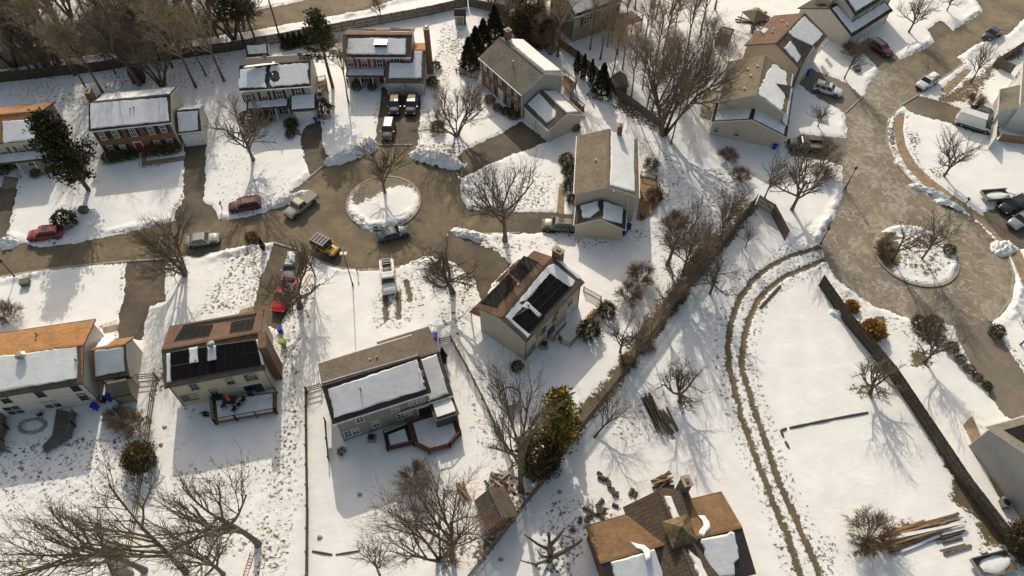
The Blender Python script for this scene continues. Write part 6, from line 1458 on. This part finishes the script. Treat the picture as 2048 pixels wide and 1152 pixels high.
# ladders lying on the snow
def ladder(a, b, label, z=.12):
    p, q = G(*a, z), G(*b, z); t = thing('ladder', label, 'ladder', p); e = (q-p).normalized(); n = Vector((-e.y, e.x, 0))*.22; OR = C('orange_fibreglass', flat, (.55, .1, .03)); L = (q-p).length
    for s in (-1, 1): MB().beam(n*s, q-p+n*s, .06, .09).build('side_rail', OR, t)
    for i in range(int(L/.32)): c = e*(.2+i*.32); MB().beam(c-n, c+n, .04, .04).build('rung', METAL, t)
ladder((606,575), (622,548), 'orange ladder lying on the snow between the driveway and the slender tree'); ladder((488,1160), (505,1105), 'orange ladder lying in the shade at the bottom')
# logs, timber, lumber and odds and ends
for p in [(1199,948),(1203,957),(1210,960),(1218,970),(1226,985),(1234,990),(1201,1005),(1195,1015),(1172,1018),(1178,1022),(1198,1022),(1205,1024),(1180,1030),(1192,1030),(1160,1042),(1175,1038),(1262,985),(1270,990),(1145,1062),(1203,1035),(1230,1012)]:
    furn('log', p, 'cut log round lying on the snow left of the old cabin', name='log_round', cat='log', rz=frng.uniform(0, 6), s=frng.uniform(.8, 1.25), group='cut log rounds left of the cabin')
def pile(name, label, a, b, W, H, n, mat, cat, L0=None, seed=0, jit=.12):
    p, q = G(*a), G(*b); e = (q-p).normalized(); L = (q-p).length; rz = math.atan2(e.y, e.x); t = thing(name, label, cat, (p+q)/2, rz); rr = random.Random(seed)
    for i in range(n):
        y = rr.uniform(-W/2, W/2); z = .1+rr.random()**1.6*H*(1-abs(y)/W); l = L*rr.uniform(.5, 1.); x = rr.uniform(-(L-l)/2, (L-l)/2); a_ = rr.gauss(0, jit)
        d = Vector((math.cos(a_), math.sin(a_), 0))*l/2; c = Vector((x, y, z))
        MB().beam(c-d, c+d, rr.uniform(.12, .28), rr.uniform(.06, .18)).build('plank' if cat != 'firewood' else 'timber', mat[i % len(mat)], t)
    return t
pile('lumber_pile', 'long pile of tan boards and beams dusted with snow in the lower right yard', (1765,1090), (1925,1042), 2.0, .7, 22, [LUMBER, WOODG, LUMBER, SNOW], 'lumber', seed=2, jit=.06)
pile('timber_stack', 'stack of old dark timbers on the snow left of the ruts', (1290,792), (1330,875), 1.3, .9, 16, [BARK, WOODD, BARK], 'timber', seed=4, jit=.04); pile('timber_stack', 'shorter stack of dark timbers right of the longer one', (1320,820), (1350,868), 1.4, .6, 12, [BARK, WOODD], 'timber', seed=5, jit=.05)
pile('pallet_stack', 'weathered pallets and boards right of the lumber pile', (1875,1098), (1935,1080), 1.5, .35, 9, [WOODG], 'pallets', seed=7, jit=.03)
pile('junk_pile', 'jumble of planks and scrap at the corner above the wooden shed', (975,950), (1030,985), 2.6, .7, 18, [LUMBER, WOODD, METAL, STONE], 'scrap', seed=9, jit=.9)
pile('scrap_heap', 'cluttered heap of boards in the yard behind the brown roofed house', (1490,25), (1545,60), 4, .9, 22, [WOODD, BLACK, LUMBER, WOODG], 'scrap', seed=11, jit=.9)
pile('firewood_stack', 'firewood stacked under a cover against the cabin chimney', (1300,968), (1345,962), 1.2, 1.0, 18, [BARK, LUMBER, BARK], 'firewood', seed=13, jit=.3)
pile('board_pile', 'orange brown boards lying left of the wooden shed', (918,965), (932,1010), 1.0, .4, 8, [LUMBER, WOODG], 'lumber', seed=15, jit=.2)
pile('plank', 'single long plank lying on the snow at the left of the dark bare tree trunks', (853,1100), (870,1062), .3, .1, 2, [LUMBER], 'plank', seed=16, jit=.02)
def logborder(pts, label, r=.14):
    P = [G(*p) for p in pts]; t = thing('log_border', label, 'log edging', P[0])
    for a, b in zip(P[:-1], P[1:]): MB().tube([a-P[0]+Vector((0, 0, .14)), (a+b)/2-P[0]+Vector((0, 0, .16)), b-P[0]+Vector((0, 0, .14))], [r, r*1.15, r*.9], 8).build('log', BARK, t)
logborder([(1578,857),(1620,848),(1670,838),(1735,826)], 'long row of logs edging the snow field below the board fence'); logborder([(1572,858),(1561,862),(1566,875)], 'short bent log edging at the left end of the long row'); logborder([(1570,884),(1577,897)], 'small log piece below the log edging'); logborder([(1520,617),(1538,597),(1560,573)], 'fallen log lying inside the curve of the ruts', .2)
logborder([(625,1103),(665,1110)], 'thin log lying on the snow at the end of the yard fence', .1); logborder([(672,1110),(720,1102)], 'thin pole on the shaded snow right of the thin log', .08)
# stone ring with a snowed pond
p = G(66,853); t = thing('stone_ring', 'pale stone ring around a snow filled fire pit at the left edge', 'stone ring', p)
for i in range(22):
    a = i*2*math.pi/22; MB().blob((math.cos(a)*1.45, math.sin(a)*.85, .14), (.27, .24, .2), 8, 5, .2, seed=i).build('stone', STONE, t, smooth=True)
MB().blob((0, 0, .05), (1.25, .68, .09), 14, 5, .05).build('snow_fill', SNOW, t, smooth=True)
furn('chair', (85,832), 'dark chair standing behind the stone ring', name='garden_chair')
# gazebo, trampoline, playhouse and rocks
p = G(1505,52); t = thing('gazebo', 'brown roofed gazebo behind the brown roofed house', 'gazebo', p, .4)
m = MB(); m.add([(-1.9,-1.9,2.3),(1.9,-1.9,2.3),(1.9,1.9,2.3),(-1.9,1.9,2.3),(0,0,3.3)], [(0,1,4),(1,2,4),(2,3,4),(3,0,4),(3,2,1,0)]); m.build('roof', C('canvas_brown', flat, (.16, .12, .08), .9), t)
for i in (-1, 1):
    for j in (-1, 1): MB().box((i*1.7, j*1.7, 1.15), (.1, .1, 2.3)).build('post', BLACK, t)
p = G(1020,800); t = thing('trampoline', 'round dark trampoline half hidden behind the tall bare tree', 'trampoline', p)
m = MB(); n = 20; m.tube([(1.25*math.cos(i*2*math.pi/n), 1.25*math.sin(i*2*math.pi/n), .85) for i in range(n+1)], .09, 6); m.build('rim', BLACK, t); MB().tube([(0, 0, .8), (0, 0, .84)], 1.2, 20).build('mat', SNOW, t)
for i in range(5): MB().tube([(1.25*math.cos(i*1.257), 1.25*math.sin(i*1.257), 0), (1.3*math.cos(i*1.257), 1.3*math.sin(i*1.257), 2.2)], .04, 6).build('pole', BLACK, t)
def snowpile(px, rx, ry, h, rz, label, group=None, seed=0):
    p = G(*px); t = thing('snow_pile', label, 'snow pile', p, rz, group); n = 34; m = MB(); vs = []; uu = np.repeat(np.linspace(-1, 1, n+1)[None, :], n+1, 0); vv = uu.T; N1 = fbm(uu*rx+seed*13.1, vv*ry+seed*7.7, 1.1, 8); N2 = fbm(uu*rx+seed*13.1, vv*ry+seed*7.7,   .34, 4)
    for j in range(n+1):
        for i in range(n+1):
            u, v = i/n*2-1, j/n*2-1; X, Y = u*rx, v*ry
            d = math.hypot(u, v)+(float(N1[j, i])-.5)*.9; e = max(0, 1-d**2)
            vs.append((X, Y, -.04+h*e**.7*max(.1, -.1+2.1*float(N2[j, i]))))
    m.add(vs, [(j*(n+1)+i, j*(n+1)+i+1, (j+1)*(n+1)+i+1, (j+1)*(n+1)+i) for j in range(n) for i in range(n)])
    m.build('heap', MAT['snow_ground'], t, smooth=True); return t
snowpile((2008,497), 2.2, 1.4, .8, .3, 'big snow heap on the pavement at the right edge of the eastern circle', seed=1)
snowpile((18,488), 1.5, 1.1, .8, .2, 'snow heap at the mouth of the left driveway', seed=2)
snowpile((872,318), 5.0, 1.6, 1.1, -.35, 'long plowed bank of dirty snow at the upper right rim of the turning circle', seed=3)
snowpile((706,308), 4.8, 1.5, .9, .5, 'long plowed bank of snow at the upper left rim of the turning circle', seed=4)
snowpile((742,292), 1.6, 1.3, 1.1, .2, 'rounded snow heap beside the brick edged driveway', seed=5)
snowpile((940,470), 2.8, .9, .6, -.3, 'snow bank in the point between the two driveways right of the circle', seed=6)
snowpile((578,400), 4.0, .9, .7, .55, 'plowed snow bank at the kerb above the beige pickup', seed=7)
snowpile((720,440), 3.0, .8, .45, -.8, 'trampled snow ridge spilling off the left side of the round island', seed=8)
snowpile((1855,382), 3.2, .7, .5, -.55, 'narrow snow windrow along the pavement of the eastern street', seed=9)
snowpile((1900,410), 2.6, .7, .55, -.5, 'snow windrow ending beside the mailbox of the eastern street', seed=10)
snowpile((1700,640), 3.4, .9, .6, -.6, 'plowed snow bank at the lower left rim of the eastern circle', seed=11)
for k, (x, y) in enumerate([(868,560),(1120,985),(1145,1055),(850,1115),(640,1075),(1002,1120),(330,855),(323,890),(1345,875),(720,990)]):
    p = G(x, y); t = thing('stone', 'small dark stone lying on the snow', 'stone', p, group='small stones on the snow'); MB().blob((0, 0, .1), (.3, .24, .2), 8, 5, .2, seed=k+60).build('rock', STONE, t)
# ---------------------------------------------------------------- light, sky, camera
w = bpy.data.worlds.new('World'); scene.world = w; w.use_nodes = True
nt = w.node_tree; bg = nt.nodes['Background']; sk = nt.nodes.new('ShaderNodeTexSky'); sk.sky_type = 'NISHITA'
SUN_EL, SUN_AZ = R(31), math.atan2(-.17, .985)      # sun beyond the street, a little to the left
sk.sun_disc = False; sk.sun_elevation = SUN_EL; sk.sun_rotation = SUN_AZ; sk.air_density = 1.0; sk.dust_density = 2.5; sk.ozone_density = .6
nt.links.new(mixc(nt, 1., sk.outputs[0], (1.0, .9, .73), 'MULTIPLY'), bg.inputs[0]); bg.inputs[1].default_value = .15
ld = bpy.data.lights.new('sun', 'SUN'); ld.energy = 2.7; ld.angle = R(.53); ld.color = (1, .925, .79)
sun = bpy.data.objects.new('sun', ld); COL.objects.link(sun)
dirn = Vector((math.sin(SUN_AZ)*math.cos(SUN_EL), math.cos(SUN_AZ)*math.cos(SUN_EL), math.sin(SUN_EL)))
sun.rotation_euler = dirn.to_track_quat('Z', 'Y').to_euler(); sun.location = dirn*100
cd = bpy.data.cameras.new('camera'); cam = bpy.data.objects.new('camera', cd); COL.objects.link(cam)
cd.sensor_width = 36; cd.lens = 36*CF/2048; cd.clip_end = 5000; cam.location = (0, 0, CH); cam.rotation_euler = (CT, 0, 0)
scene.camera = cam
scene.view_settings.view_transform = 'Standard'; scene.view_settings.look = 'None'; scene.view_settings.exposure = .25; scene.view_settings.gamma = 1
scene.cycles.max_bounces = 6
